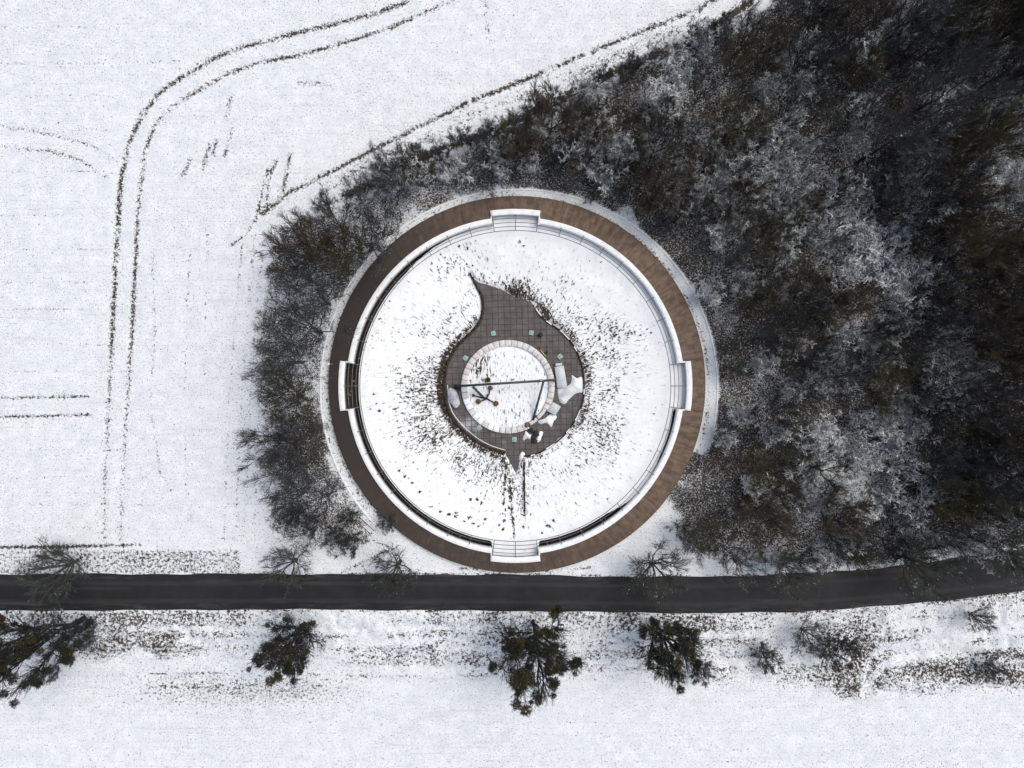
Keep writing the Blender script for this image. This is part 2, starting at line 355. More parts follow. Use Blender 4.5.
def ground_fields(X, Y):
    px = X * K + 512; py = 384 - Y * K
    bare = np.full(X.shape, 0.0); litter = np.zeros(X.shape); z = np.zeros(X.shape)
    n1 = vnoise(X, Y, 3.0, 1); n2 = vnoise(X, Y, .8, 2); n3 = vnoise(X, Y, 9, 3)
    def line(pts, wdt, amt, brk=.5, dip=0.0):
        nonlocal bare, z
        D = poly_dist(X, Y, pl(*pts)); m = np.exp(-(D / wdt) ** 2)
        bare = np.maximum(bare, m * amt * (1 - brk + brk * sstep(n1 * .5 + n2 * .5, .25, .65))); z -= dip * np.exp(-(D / (wdt * 1.3)) ** 2)
    T1 = [(104, 540), (104, 500), (107, 440), (112, 330), (118, 220), (121, 180), (128, 145), (142, 115), (160, 92), (185, 75), (215, 58), (240, 48), (290, 35), (330, 25), (370, 15), (400, 5), (430, -12)]
    T2 = [(120, 540), (122, 500), (126, 420), (132, 330), (137, 230), (140, 190), (145, 150), (155, 125), (165, 112), (190, 95), (225, 75), (260, 62), (300, 55), (345, 42), (385, 30), (420, 15), (470, -10)]
    fade = np.where(py > 300, np.clip(1.1 - (py - 300) / 260, .55, 1), 1)
    b0 = bare.copy(); bare[:] = 0
    line(T1, .48, .70, .35, .05); line(T2, .42, .66, .45, .05)
    bare *= fade; bare = np.maximum(bare, b0)
    line([(0, 125), (30, 130), (60, 137), (90, 145), (115, 160)], .35, .40, .5, .03); line([(-10, 146), (50, 151), (80, 160), (108, 178)], .35, .45, .5, .03)
    line([(-10, 398), (88, 396.5)], .28, .58, .4, .04); line([(-10, 417), (90, 415)], .28, .62, .3, .04)
    line([(-10, 547.5), (60, 547), (90, 546)], .32, .85, .1, .05); line([(90, 546), (140, 545)], .3, .66, .5)
    line([(-10, 215), (62, 215)], .16, .42, .6); line([(50, 64), (190, 61)], .16, .38, .6)
    for yy in (28, 64, 96, 130, 172, 250, 283, 310, 345, 372, 450, 478, 505, 528): line([(-10, yy), (60, yy - 1), (100 + (yy * 7) % 60, yy)], .14, .36, .9)
    for yy in (705, 722, 733, 748, 760): line([(-10, yy), (500, yy + 1), (1030, yy + 3)], .14, .20, .9, .02)
    for a in (((266, 205), (270, 175), (276, 160)), ((258, 212), (264, 185), (268, 170)), ((283, 195), (290, 155)), ((278, 200), (287, 175))): line(a, .38, .62, .4)
    for a in (((203, 168), (210, 145)), ((213, 155), (217, 140)), ((183, 175), (190, 160)), ((225, 155), (232, 130)), ((226, 120), (231, 95))): line(a, .45, .50, .4)
    line([(232, 245), (248, 232), (262, 208), (290, 192)], .36, .50, .7)
    line([(262, 214), (290, 192), (340, 167), (400, 136), (470, 101), (520, 82), (600, 48), (690, 12), (730, -8)], .46, .70, .45, .15)
    line([(330, 186), (400, 150), (470, 116), (520, 98), (600, 64), (700, 20)], 1.3, .40, .8)
    line([(485, 5), (490, 40)], .5, .42, .6); line([(300, 82), (330, 84)], .5, .40, .4)
    # smooth ruts along the wood's west edge
    for dx in (0, 8, 22, 30):
        D = poly_dist(X, Y, pl((255 + dx, 225), (247 + dx, 320), (240 + dx, 420), (232 + dx, 560))); z -= .05 * np.exp(-(D / .5) ** 2); bare -= .10 * np.exp(-(D / .8) ** 2)
    for dx in (-12, 0, 9, 18): line([(255 + dx, 235), (247 + dx, 320), (240 + dx, 420), (236 + dx, 540)], .26, .46, .7)
    line([(190, 240), (186, 330), (184, 430), (190, 520)], .22, .38, .9); line([(208, 230), (205, 330), (202, 450)], .22, .38, .9)
    line([(152, 250), (155, 330), (150, 400), (160, 470), (185, 520)], .3, .32, .6)
    # clean wind-packed snow between tracks and wood, south field
    clean = sstep(px, 150, 220) * sstep(px, 275, 240) * sstep(py, 250, 320) * sstep(py, 570, 540)
    bare -= .10 * clean
    bare -= .09 * sstep(py, 690, 705) * sstep(px, 520, 380)
    # stubblier upper field
    bare += .035 * sstep(py, 160, 60) * sstep(px, 700, 600) * (bare < .2)
    rt = yroad(ROAD_T, px); rb = yroad(ROAD_B, px)
    # verge north of road
    m = sstep(py, 548, 552) * sstep(py, rt + 1, rt - 2) * (px < 240); bare = np.maximum(bare, m * (.30 + .16 * n1))
    # verge and ditch south of road
    low = np.interp(px, [0, 60, 150, 400, 640, 740, 850, 1024], [655, 655, 650, 672, 675, 690, 690, 690]) + 16 * (n3 - .5) + 9 * (n1 - .5)
    m = sstep(py, rb - 1, rb + 4) * sstep(py, low + 9, low - 12)
    amt = np.interp(px, [0, 60, 130, 240, 430, 500, 640, 800, 860, 1024], [.32, .42, .31, .27, .32, .38, .40, .38, .34, .34])
    bare = np.maximum(bare, m * (amt - .02 + .30 * (n1 - .45) + .40 * (n3 - .5)))
    for cx, cy, rx, ry, a in ((110, 640, 38, 10, .55), (765, 660, 26, 12, .55), (828, 650, 22, 20, .55), (950, 672, 75, 14, .68), (1010, 655, 50, 9, .55), (900, 640, 60, 5, .5), (690, 655, 35, 12, .45), (600, 655, 30, 20, .44), (95, 650, 40, 3, .7), (400, 660, 60, 10, .40), (1000, 675, 40, 14, .66)):
        e = ((px - cx) / rx) ** 2 + ((py - cy) / ry) ** 2; bare = np.maximum(bare, np.exp(-e ** 1.5) * a * (.75 + .35 * n2))
    for yy, x0, x1 in ((628, 130, 480), (641, 180, 470), (634, 560, 800), (648, 440, 630), (662, 560, 850), (623, 880, 1030), (668, 300, 520)):
        D = poly_dist(X, Y, pl((x0, yy), ((x0 + x1) / 2, yy + 2), (x1, yy - 1))); bare -= .30 * np.exp(-(D / .45) ** 2) * sstep(n1, .1, .4); z -= .12 * np.exp(-(D / .5) ** 2); bare = np.maximum(bare, .42 * np.exp(-((D - 1.0) / .35) ** 2) * sstep(n1, .3, .6))
    for pts in (((862, 692), (868, 665), (885, 648), (940, 640), (1030, 628)), ((868, 690), (878, 668), (930, 655), (1030, 642))):
        D = poly_dist(X, Y, pl(*pts)); bare -= .30 * np.exp(-(D / .6) ** 2) * (.6 + .8 * n2); z -= .08 * np.exp(-(D / .9) ** 2)
    m = np.exp(-(((px - 240) / 120) ** 4 + ((py - 690) / 20) ** 2)); bare = np.maximum(bare, m * .34 * (.8 + .4 * n2))
    line([(150, 686), (180, 687)], .3, .62, .5); line([(190, 687), (220, 688)], .3, .62, .5); line([(150, 674), (222, 673)], .25, .55, .5); line([(285, 685), (330, 686)], .35, .5, .5)
    D = poly_dist(X, Y, pl((0, 672), (200, 678), (390, 681), (520, 680))); z -= .06 * np.exp(-(D / .5) ** 2)
    # road edge fringe
    line([(x, yroad(ROAD_B, x) + 1) for x in range(-20, 1050, 25)], .25, .62, .8); line([(x, yroad(ROAD_T, x) - .5) for x in range(-20, 1050, 25)], .22, .60, .8)
    # woodland floor
    wd = pl(*WOOD); ins = inside(X, Y, wd); D = poly_dist(X, Y, wd, True); sd = np.where(ins, D, -D) + (n1 - .5) * 3.0 + (n2 - .5) * 1.5
    wf = sstep(sd, -1.2, 2.0)
    west = sstep(px, 520, 380)
    lvl = .60 - .15 * west + .16 * (n1 - .5) + .12 * (n2 - .5) + .14 * (n3 - .5)
    for cx, cy, r in DARK: lvl += .20 * np.exp(-(((px - cx) ** 2 + (py - cy) ** 2) / (r * r)) ** 1.5)
    for cx, cy, r, a in SNOWY: lvl -= (.10 + .22 * (a > .75)) * a * np.exp(-(((px - cx) ** 2 + (py - cy) ** 2) / (r * r * .8)) ** 1.5)
    bare = bare * (1 - wf) + lvl * wf; litter = wf
    line([(345, 196), (400, 168), (440, 150), (500, 128), (560, 98), (620, 70), (700, 35), (750, 2)],   .75, .95, .3, .15)
    # perimeter path round the ring
    rk = np.hypot(X - CK[0], Y - CK[1]); th = np.degrees(np.arctan2(Y - CK[1], X - CK[0])) % 360
    onp = ((th > 340) | (th < 228)); pm = sstep(rk, RK + .5, RK - .1) * onp
    pbare = np.where((th < 90) | (th > 300), .02 + .42 * np.exp(-((rk - RK + 1.3) / .35) ** 2) * sstep(n1, .15, .5), .34 + .2 * (n2 - .5) - .2 * np.exp(-((rk - RK + .5) / .35) ** 2))
    pbare = np.where((th > 20) & (th < 90), pbare - .1 * (1 - sstep(th, 20, 50)), pbare)
    bare = bare * (1 - pm) + pbare * pm; litter *= 1 - pm
    # foot tracks sweeping off the path to the road in the south west
    line([(372, 540), (390, 548), (372, 558), (350, 568), (340, 574)], .22, .66, .4); line([(400, 545), (380, 556), (360, 568)], .2, .5, .6)
    line([(460, 568), (500, 570), (540, 571), (590, 568)], .3, .55, .7)
    for cx, cy, rx, ry, a in ((500, 566, 26, 4, .6),):
        e = ((px - cx) / rx) ** 2 + ((py - cy) / ry) ** 2; bare = np.maximum(bare, np.exp(-e ** 2) * a)
    # micro relief, wooded hummocks; hidden dip below the ring
    z += .05 * (n1 - .5) + .03 * (n2 - .5) + .35 * wf * (n3 - .5) * 0 - .25 * m * 0
    vm = sstep(py, rb, rb + 6) * sstep(py, low + 4, low - 4); z += vm * (.5 * (vnoise(X, Y, 1.6, 31) - .5) + .25 * (n2 - .5) + .3 * (vnoise(X * .35, Y, 1.3, 32) - .5))
    dit = np.exp(-(((py - 655) / 14) ** 2)) * sstep(px, 560, 700); z -= .5 * dit
    rr = np.hypot(X - CO[0], Y - CO[1]); z = np.where(rr < RO - .35, -4.0, z)
    rd = sstep(py, rt - 3, rt + 1) * sstep(py, rb + 3, rb - 1); z = z * (1 - rd) - .09 * rd + .07 * (n2 - .45) * (rd > 0) * (rd < .999); bare = np.clip(bare, -.15, 1.0)
    return z, bare, litter

def make_ground():
    st = .23
    xs = np.concatenate([[-1500, -900, -500, -300, -180, -120, -95], np.arange(-84, 84.01, st), [95, 120, 180, 300, 500, 900, 1500]])
    ys = np.concatenate([[-1500, -900, -500, -300, -180, -120, -80], np.arange(-63, 63.01, st), [80, 120, 180, 300, 500, 900, 1500]])
    X, Y = np.meshgrid(xs, ys); z, b, l = ground_fields(X, Y)
    V = np.stack([X.ravel(), Y.ravel(), z.ravel()], 1); nx, ny = len(xs), len(ys)
    I = np.arange(nx * ny).reshape(ny, nx); F = np.stack([I[:-1, :-1].ravel(), I[:-1, 1:].ravel(), I[1:, 1:].ravel(), I[1:, :-1].ravel()], 1)
    me = mesh_np("ground", V, F, M['ground'], True); fattr(me, "bare", b); fattr(me, "litter", l)
    tag(link("ground", me), kind="structure")
make_ground()

# plaza outline
ZP = -1.6
PLZ = [(444.5, 385), (446, 370), (450, 358), (456, 348), (464, 339), (473, 331), (480, 321), (483, 310), (482, 297), (477, 287), (473, 279), (470, 273), (475, 280), (480, 283), (487, 284.5), (495, 287), (504, 291), (514, 297), (522, 299), (531, 302), (536, 309), (543, 318), (552, 325), (562, 332), (571, 342), (578, 354), (583, 370), (584, 386), (583, 400), (578, 415), (570, 428), (560, 439), (546, 449), (533, 455), (524, 456), (520, 460), (518.5, 466), (516, 473), (513, 468), (508, 458), (505, 453), (492, 449), (478, 442), (464, 431), (452, 417), (446, 402)]
PZ = [P2(x, y, ZP) for x, y in PLZ]
VOID_A = [0, 30, 80, 98, 120, 135, 171, 172, 188, 190, 261, 262, 278, 279, 305, 318, 335, 351, 353, 360]
VOID_V = [0, 0, 0, .25, .5, 1.0, 1.0, 1.0, 1.0, 1.0, 1.0, 0, 0, 1, 1, .15, .5, .6, 0, 0]
def bay_of(th):     # True inside one of the four bays
    return np.minimum(np.abs((th + 45) % 90 - 45), 99) < 8.0
def make_bowl():
    nr, nt = 190, 1100; r = np.linspace(.01, 175.5 / K, nr); t = np.linspace(0, 2 * PI, nt, endpoint=False)
    R, T = np.meshgrid(r, t, indexing='ij'); X = CI[0] + R * np.cos(T); Y = CI[1] + R * np.sin(T); th = np.degrees(T) % 360
    ins = inside(X, Y, PZ); D = poly_dist(X, Y, PZ, True); d_ = np.where(ins, -D, D)
    rim = 160 / K
    tt = np.clip(D / (D + np.clip(rim - R, .01, None)), 0, 1)
    z = np.where(ins, ZP - .05, ZP - .05 + .26 * sstep(D, 0, .5) + (-ZP + .05 - .26) * sstep(tt, .0, .95))
    n1 = vnoise(X, Y, 2.0, 5); n2 = vnoise(X, Y, .7, 6); n3 = vnoise(X, Y, 7, 8)
    z = z + np.where(d_ > .3, (n1 - .5) * .12 + (n2 - .5) * .05, 0)
    V = np.interp(th, VOID_A, VOID_V); rv = (165.5 - 8.0 * V) / K
    bay = bay_of(th); snowbay = bay & (V < .5)
    rv = np.where(snowbay, 176 / K, rv)
    dr = sstep(R, rv - .1, rv + .25) * (V > .02); z = z - dr * 3.2
    # bare ground amount
    px = X * K + 512; py = 384 - Y * K
    ang = th
    side = np.interp(ang, [0, 60, 95, 115, 140, 180, 230, 262, 280, 310, 340, 360], [.20, .22, .08, .20, .26, .27, .28, .25, .20, .22, .20, .20])
    reach = np.interp(ang, [0, 40, 70, 90, 110, 140, 180, 230, 270, 310, 360], [14, 14, 11, 6, 8, 13, 13, 13, 11, 13, 14])
    b = side * sstep(D, reach, reach * .25) + .20 * (n1 - .5) + .20 * (n3 - .5)
    near = np.exp(-((D - .75) / .5) ** 2) * (d_ > 0)
    b += near * np.interp(ang, [0, 40, 95, 112, 135, 180, 225, 262, 270, 300, 330, 360], [.22, .30, .2, .0, .42, .55, .50, .2, .05, .2, .25, .18])
    b += .42 * np.exp(-(((px - 518) / 16) ** 2 + ((py - 290) / 13) ** 2)) + .38 * np.exp(-(((px - 545) / 10) ** 2 + ((py - 312) / 14) ** 2)) * (d_ > 0)
    b += .22 * np.exp(-(((px - 372) / 8) ** 2 + ((py - 328) / 30) ** 2)) 
    for pts in (((524, 460), (524.5, 516)), ((506, 470), (503, 505)), ((510, 480), (514, 540))):
        D2 = poly_dist(X, Y, pl(*pts)); b = np.maximum(b, .62 * np.exp(-(D2 / .25) ** 2) * (d_ > 0) * sstep(n2, .1, .4))
    for q, (fx, fy, n_, sx_, sy_) in enumerate(((432, 508, 7, 8, 3.2), (440, 512, 4, 15, 2.5), (536, 538, 3, 7, -5), (548, 527, 2, 5, -7), (470, 500, 3, 6, 1.5), (523, 244, 1, 0, 0), (520, 242, 1, 0, 0), (366, 342, 6, -3.5, 9), (378, 318, 5, 3.5, -6), (514, 485, 6, -2.5, 9), (508, 492, 5, 1, 8), (398, 470, 4, 7, 7), (374, 395, 3, 2, 8))):
        for i in range(n_):
            b = np.maximum(b, .95 * np.exp(-(((px - fx - i * sx_ - ((i * 7 + q) % 3 - 1)) / 1.5) ** 2 + ((py - fy - i * sy_ - ((i * 5 + q) % 3 - 1)) / 1.2) ** 2)))
    b = np.where(R > 152 / K, b - .2, b); b = np.where((dr > .3), 1.0, b); b = np.where(ins, 1.0, b); b = np.clip(b, -.2, 1)
    Vx = np.stack([X.ravel(), Y.ravel(), z.ravel()], 1)
    I = np.arange(nr * nt).reshape(nr, nt); J = np.roll(I, -1, axis=1)
    F = np.stack([I[:-1].ravel(), I[1:].ravel(), J[1:].ravel(), J[:-1].ravel()], 1)
    me = mesh_np("snow_bowl", Vx, F, M['bowl'], True); fattr(me, "bare", b)
    a = me.attributes.new("polar", 'FLOAT_VECTOR', 'POINT'); a.data.foreach_set("vector", np.stack([(T * 14).ravel(), R.ravel(), 0 * R.ravel()], 1).astype(np.float32).ravel())
    tag(link("bowl_terrain", me), kind="structure")
    return X, Y, z, b, D, ins
BX, BY, BZ, BB, BD, BI = make_bowl()

# plaza paving: fine grid clipped to the outline
def poly_sheet(name, pts, z, mat, step=None):
    import bmesh
    bm = bmesh.new(); vs = [bm.verts.new((x, y, z)) for x, y in pts]
    f = bm.faces.new(vs); f.normal_update()
    if f.normal.z < 0: f.normal_flip()
    bmesh.ops.triangulate(bm, faces=[f])
    if step:
        for _ in range(4):
            es = [e for e in bm.edges if e.calc_length() > step]
            if not es: break
            bmesh.ops.subdivide_edges(bm, edges=es, cuts=1, use_grid_fill=False); bmesh.ops.triangulate(bm, faces=bm.faces[:])
    me = bpy.data.meshes.new(name); bm.to_mesh(me); bm.free(); me.materials.append(mat)
    return me
me = poly_sheet("paving", PZ, ZP, M['paving'], 1.2)
co = np.empty(len(me.vertices) * 3, dtype=np.float32); me.vertices.foreach_get("co", co); co = co.reshape(-1, 3)
pxx = co[:, 0] * K + 512; pyy = 384 - co[:, 1] * K
dust = .75 * np.exp(-(((pxx - 470) / 20) ** 2 + ((pyy - 425) / 18) ** 2)) + .5 * np.exp(-(((pxx - 500) / 20) ** 2 + ((pyy - 443) / 8) ** 2)) + .3 * np.exp(-(((pxx - 453) / 8) ** 2 + ((pyy - 400) / 20) ** 2))
fattr(me, "dust", dust)
tag(link("paving", me), kind="structure")

# ------------------------------------------------------------------ road
def make_road():
    V = []; F = []; E = []; xs = list(range(-900, 1901, 10)); m = 9
    for x in xs:
        a = yroad(ROAD_T, x); b = yroad(ROAD_B, x)
        wob = .5 * math.sin(x * .11) + .4 * math.sin(x * .043 + 1)
        for k in range(m):
            t = k / (m - 1); y = a + (b - a) * t + (wob if k in (0,) else (-wob * .7 if k == m - 1 else 0)); p = P2(x, y)
            V.append((p[0], p[1], -.025 + .11 * (1 - (2 * t - 1) ** 2))); E.append(1.0 if k in (0, m - 1) else (.5 if k in (1, m - 2) else (.22 if k in (2, 6) else 0)))
    for i in range(len(xs) - 1):
        for k in range(m - 1): F.append([i * m + k, i * m + k + 1, (i + 1) * m + k + 1, (i + 1) * m + k])
    me = mesh_np("road", np.array(V), np.array(F), M['asphalt'], True); fattr(me, "edge", E)
    me.flip_normals()
    tag(link("road", me), kind="structure")
make_road()

# ------------------------------------------------------------------ the ring
ZD = .9
def make_ring():
    root = thing("ring_walkway", "large round brown walkway with snow topped coping and steel rails around the white bowl", "walkway", (CI[0], CI[1], 0))
    c = (0, 0)
    dC = (CO[0] - CI[0], CO[1] - CI[1])
    f = (H - ZD) / H; ro = RO * f
    hb = math.radians(8.0)
    angs = []
    for q in range(4):
        a0 = q * PI / 2
        angs += [(a0 - hb + 2 * hb * i / 16, 1) for i in range(17)]
        angs += [(a0 + hb + (PI / 2 - 2 * hb) * i / 70, 0) for i in range(71)]
    V = []; F = []; darken = []; pol = []; rim = []; nr = 7
    for a, bay in angs:
        ri = (174.0 if bay else 167.0) / K * f
        ox, oy = dC[0] + ro * math.cos(a), dC[1] + ro * math.sin(a); ix, iy = ri * math.cos(a), ri * math.sin(a)
        th = math.degrees(a) % 360
        dark_a = float(np.interp(th, [0, 70, 95, 125, 150, 200, 225, 255, 285, 320, 360], [0, .0, .25, .8, 1.0, 1.0, .85, .75, .5, .1, 0]))  # share of the darker tone by angle, full on the west
        V.append((ix, iy, -1.4)); darken.append(1); pol.append((a * 27, 0, 0)); rim.append(1)
        for k in range(nr):
            t = (0, .06, .25, .5, .75, .96, 1)[k]; V.append((ix + (ox - ix) * t, iy + (oy - iy) * t, ZD)); darken.append(dark_a); pol.append((a * 27, t * 4, 0)); rim.append(1 if k in (0, nr - 1) else 0)
        V.append((ox, oy, -4.2 if False else -1.0)); darken.append(1); pol.append((a * 27, 4, 0)); rim.append(1)
    m = nr + 2; n = len(angs)
    for i in range(n):
        j = (i + 1) % n
        same = abs(math.sin((angs[i][0] - angs[j][0]) / 2)) < 1e-6
        for k in range(1 if same else m - 1): F.append([i * m + k, i * m + k + 1, j * m + k + 1, j * m + k])
    me = mesh_np("deck", np.array(V), np.array(F), M['deck']); fattr(me, "darken", darken); fattr(me, "rim", rim)
    at = me.attributes.new("polar", 'FLOAT_VECTOR', 'POINT'); at.data.foreach_set("vector", np.array(pol, dtype=np.float32).ravel())
    import bmesh
    bm = bmesh.new(); bm.from_mesh(me); bmesh.ops.recalc_face_normals(bm, faces=bm.faces); bm.to_mesh(me); bm.free()
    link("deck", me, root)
    zt = ZD + .34
    ft = (H - zt) / H / K
    names = {0: "eastern", 1: "northern", 2: "western", 3: "southern"}
    for q in range(4):
        a0 = q * PI / 2
        b = MB(); b.arc(c, 164.0 * ft, 169.3 * ft, a0 + hb - .004, a0 + PI / 2 - hb + .004, ZD - .6, zt, 80, .05); b.build("coping", M['coping'], root, True)
        b = MB(); b.arc(c, 171.5 * ft, 177.2 * ft, a0 - hb - .003, a0 + hb + .003, ZD - .6, zt, 18, .05)
        for s in (-1, 1): b.arc(c, 163.2 * ft, 171.4 * ft, a0 + s * hb - .006, a0 + s * hb + .006, ZD - .6, zt - .004, 2, .02)
        b.build("bay_coping", M['coping'], root, True)
        # guardrails lean inwards over the gap
        def rz_(rp, bay):   # height along the leaning rail
            return zt - .06 + (172 - rp) / 17 * .55
        g = link("guardrail", None, root)
        for i in range(1, 9):
            a = a0 + hb + (PI / 2 - 2 * hb) * i / 9
            b = MB(); r0, r1 = 165.0, 155.3
            b.tube([(r / K * (H - rz_(r, 0)) / H * math.cos(a), r / K * (H - rz_(r, 0)) / H * math.sin(a), rz_(r, 0)) for r in (r0, r1)], .05, 6); b.build("post", M['steel'], g)
        for rp in (155.5, 159.0, 162.3):
            z = rz_(rp, 0); rr = rp / K * (H - z) / H; aa = [a0 + hb + (PI / 2 - 2 * hb) * i / 60 for i in range(61)]
            b = MB(); b.tube([(rr * math.cos(a), rr * math.sin(a), z) for a in aa], .055 if rp < 157 else .045, 6); b.build("rail", M['steel'], g)
        g = link("bay_guardrail", None, root)
        for s in (-.97, 0, .97):
            a = a0 + s * hb; b = MB()
            b.tube([(r / K * (H - rz_(r, 1)) / H * math.cos(a), r / K * (H - rz_(r, 1)) / H * math.sin(a), rz_(r, 1)) for r in (172.5, 155.3)], .055, 6); b.build("post", M['steel'], g)
        for rp in (155.5, 159.5, 163.5, 167.5, 170.5):
            z = rz_(rp, 1); rr = rp / K * (H - z) / H; aa = [a0 + hb * .97 * (-1 + 2 * i / 14) for i in range(15)]
            b = MB(); b.tube([(rr * math.cos(a), rr * math.sin(a), z) for a in aa], .055 if rp < 157 else .05, 6); b.build("rail", M['steel'], g)
make_ring()

# kerb round the perimeter path
b = MB(); b.arc((0, 0), RK - .12, RK + .12, math.radians(-14), math.radians(226), -.1, .14, 150, .03)
o = b.build("path_kerb", M['coping'], None, True, (CK[0], CK[1], 0)); tag(o, "long thin snow covered kerb curving round the outside of the ring path", "kerb")

# ------------------------------------------------------------------ plaza things
def ribbon(pts, wd, z0, z1, off=0.0):
    """closed-section strip along pts (2D)"""
    n = len(pts); V = []; F = []
    for i in range(n):
        a = Vector(pts[max(i - 1, 0)]); c_ = Vector(pts[min(i + 1, n - 1)]); t = (c_ - a).normalized(); nn = Vector((-t.y, t.x)); p = Vector(pts[i]) + nn * off
        w_ = wd[i] if isinstance(wd, list) else wd
        for s, z in ((-.5, z0), (-.5, z1), (.5, z1), (.5, z0)): q = p + nn * w_ * s; V.append((q.x, q.y, z))
    for i in range(n - 1):
        for k in range(4): k2 = (k + 1) % 4; F.append([i * 4 + k, i * 4 + k2, (i + 1) * 4 + k2, (i + 1) * 4 + k])
    F.append([0, 1, 2, 3]); F.append([(n - 1) * 4 + k for k in (3, 2, 1, 0)])
    return V, F
def smoothpts(pts, k=5):
    out = []
    n = len(pts)
    for i in range(n - 1):
        p0, p1, p2, p3 = pts[max(i - 1, 0)], pts[i], pts[i + 1], pts[min(i + 2, n - 1)]
        for j in range(k):
            t = j / k
            out.append(tuple(.5 * (2 * p1[d] + (p2[d] - p0[d]) * t + (2 * p0[d] - 5 * p1[d] + 4 * p2[d] - p3[d]) * t * t + (3 * p1[d] - p0[d] - 3 * p2[d] + p3[d]) * t ** 3) for d in (0, 1)))
    out.append(pts[-1]); return out
left = [PZ[i] for i in range(40, 46)] + PZ[0:12]
lp = smoothpts(left); b = MB(); b.add(*ribbon(lp, [.42 - .3 * max(0, (i - len(lp) * .8) / (len(lp) * .2)) for i in range(len(lp))], ZP - .3, ZP + .48)); o = b.build("retaining_edge", M['edge']); tag(o, "dark timber edging curling round the west side of the paving up to its pointed tip", "edging", "edging boards of the paving")
right = smoothpts(PZ[20:35]); b = MB(); b.add(*ribbon(right, .20, ZP - .3, ZP + .30)); o = b.build("retaining_edge", M['edge']); tag(o, "thin dark edging along the east side of the paving, broken by snow", "edging", "edging boards of the paving")
for i in range(0, 10):   # snow caps on the thin edging
    s0 = int(len(right) * (i + .1) / 10); s1 = min(len(right) - 1, s0 + rnd.randint(3, 6))
    if s1 - s0 > 1 and i not in (4,):
        b = MB(); b.add(*ribbon(right[s0:s1], .16, ZP + .30, ZP + .35, -.02)); o = b.build("snow_cap", M['snow']); tag(o, kind="stuff", label="narrow strip of snow lying on the thin east edging", cat="snow")
b = MB(); b.add(*ribbon(smoothpts([PZ[i] for i in (43, 44, 45, 0)]), .12, ZP - .1, ZP + .05, -.45)); b.add(*ribbon(smoothpts([PZ[i] for i in (40, 41, 42, 43)]), .10, ZP - .1, ZP + .05, -.45)); tag(b.build("snow_drift", M['snow']), kind="stuff", label="narrow white drift inside the south west edging of the paving", cat="snow")

# seat ring of stone blocks
CS = P2(508, 386.7, ZP + .45); fS = (H - ZP - .45) / H / K
root = thing("stone_ring", "low ring wall of pale stone blocks in the middle of the paving", "wall", (CS[0], CS[1], ZP))
nb = 46
for i in range(nb):
    a = 2 * PI * (i + .5) / nb; dg = math.degrees(a) % 360
    if 300 < dg < 330: continue
    g = .004 if rnd.random() < .7 else .012
    snowy = 195 < dg < 262
    b = MB(); b.arc((0, 0), 40.8 * fS, 46.8 * fS, a - PI / nb + g * .3, a + PI / nb - g * .3, -.2, .45 + rnd.uniform(-.01, .01), 3, .03)
    b.build("stone_block", M['snow'] if snowy and i % 3 else M['stone'], root)
for i, (a0, a1) in enumerate(((300, 312), (313, 330))):
    b = MB(); b.arc((0, 0), 41.5 * fS, 45.0 * fS, math.radians(a0), math.radians(a1), -.2, .40, 5, .03); b.build("stone_block", M['stone'], root)
# snow bed inside
def mound(name, cx, cy, rx, ry, z0, hgt, mat, jit=.12, n=48, rings=10, seed=1, label=None, cat=None, bareattr=None, rz=0.0, kind="stuff"):
    r = random.Random(seed); ph = [r.uniform(0, 6.28) for _ in range(4)]; V = []; F = []
    for k in range(rings + 1):
        t = k / rings
        for i in range(n):
            a = 2 * PI * i / n; j = 1 + jit * (math.sin(2 * a + ph[0]) * .5 + math.sin(3 * a + ph[1]) * .5 + .4 * math.sin(7 * a + ph[2]) + .25 * math.sin(13 * a + ph[3]))
            x, y = rx * t * j * math.cos(a), ry * t * j * math.sin(a)
            V.append((cx + x * math.cos(rz) - y * math.sin(rz), cy + x * math.sin(rz) + y * math.cos(rz), z0 + hgt * (1 - t ** 2.5) + (.02 * math.sin(5 * x + ph[0]) * math.sin(6 * y) if t < 1 else -.02)))
    for k in range(rings):
        for i in range(n): j = (i + 1) % n; F.append([k * n + i, (k + 1) * n + i, (k + 1) * n + j, k * n + j])
    me = mesh_np(name, np.array(V), np.array(F), mat, True)
    o = link(name, me); tag(o, label, cat, None, kind); return o, np.array(V)
o, v = mound("snow_bed", CS[0], CS[1], 40.9 * fS, 40.9 * fS, ZP + .12, .20, M['bowl'], 0, 80, 40, 3, kind="structure")
me = o.data; vx = v[:, 0] * K + 512; vy = 384 - v[:, 1] * K
fattr(me, "bare", .20 + .42 * np.exp(-(((vx - 476) / 16) ** 2 + ((vy - 362) / 15) ** 2)) + .12 * np.exp(-(((vx - 520) / 20) ** 2 + ((vy - 415) / 9) ** 2)) + .28 * np.exp(-(((vx - 487) / 9) ** 2 + ((vy - 380) / 6) ** 2)) - .08)
at = me.attributes.new("polar", 'FLOAT_VECTOR', 'POINT'); at.data.foreach_set("vector", v.astype(np.float32).ravel())
o.name = "snow_bed"

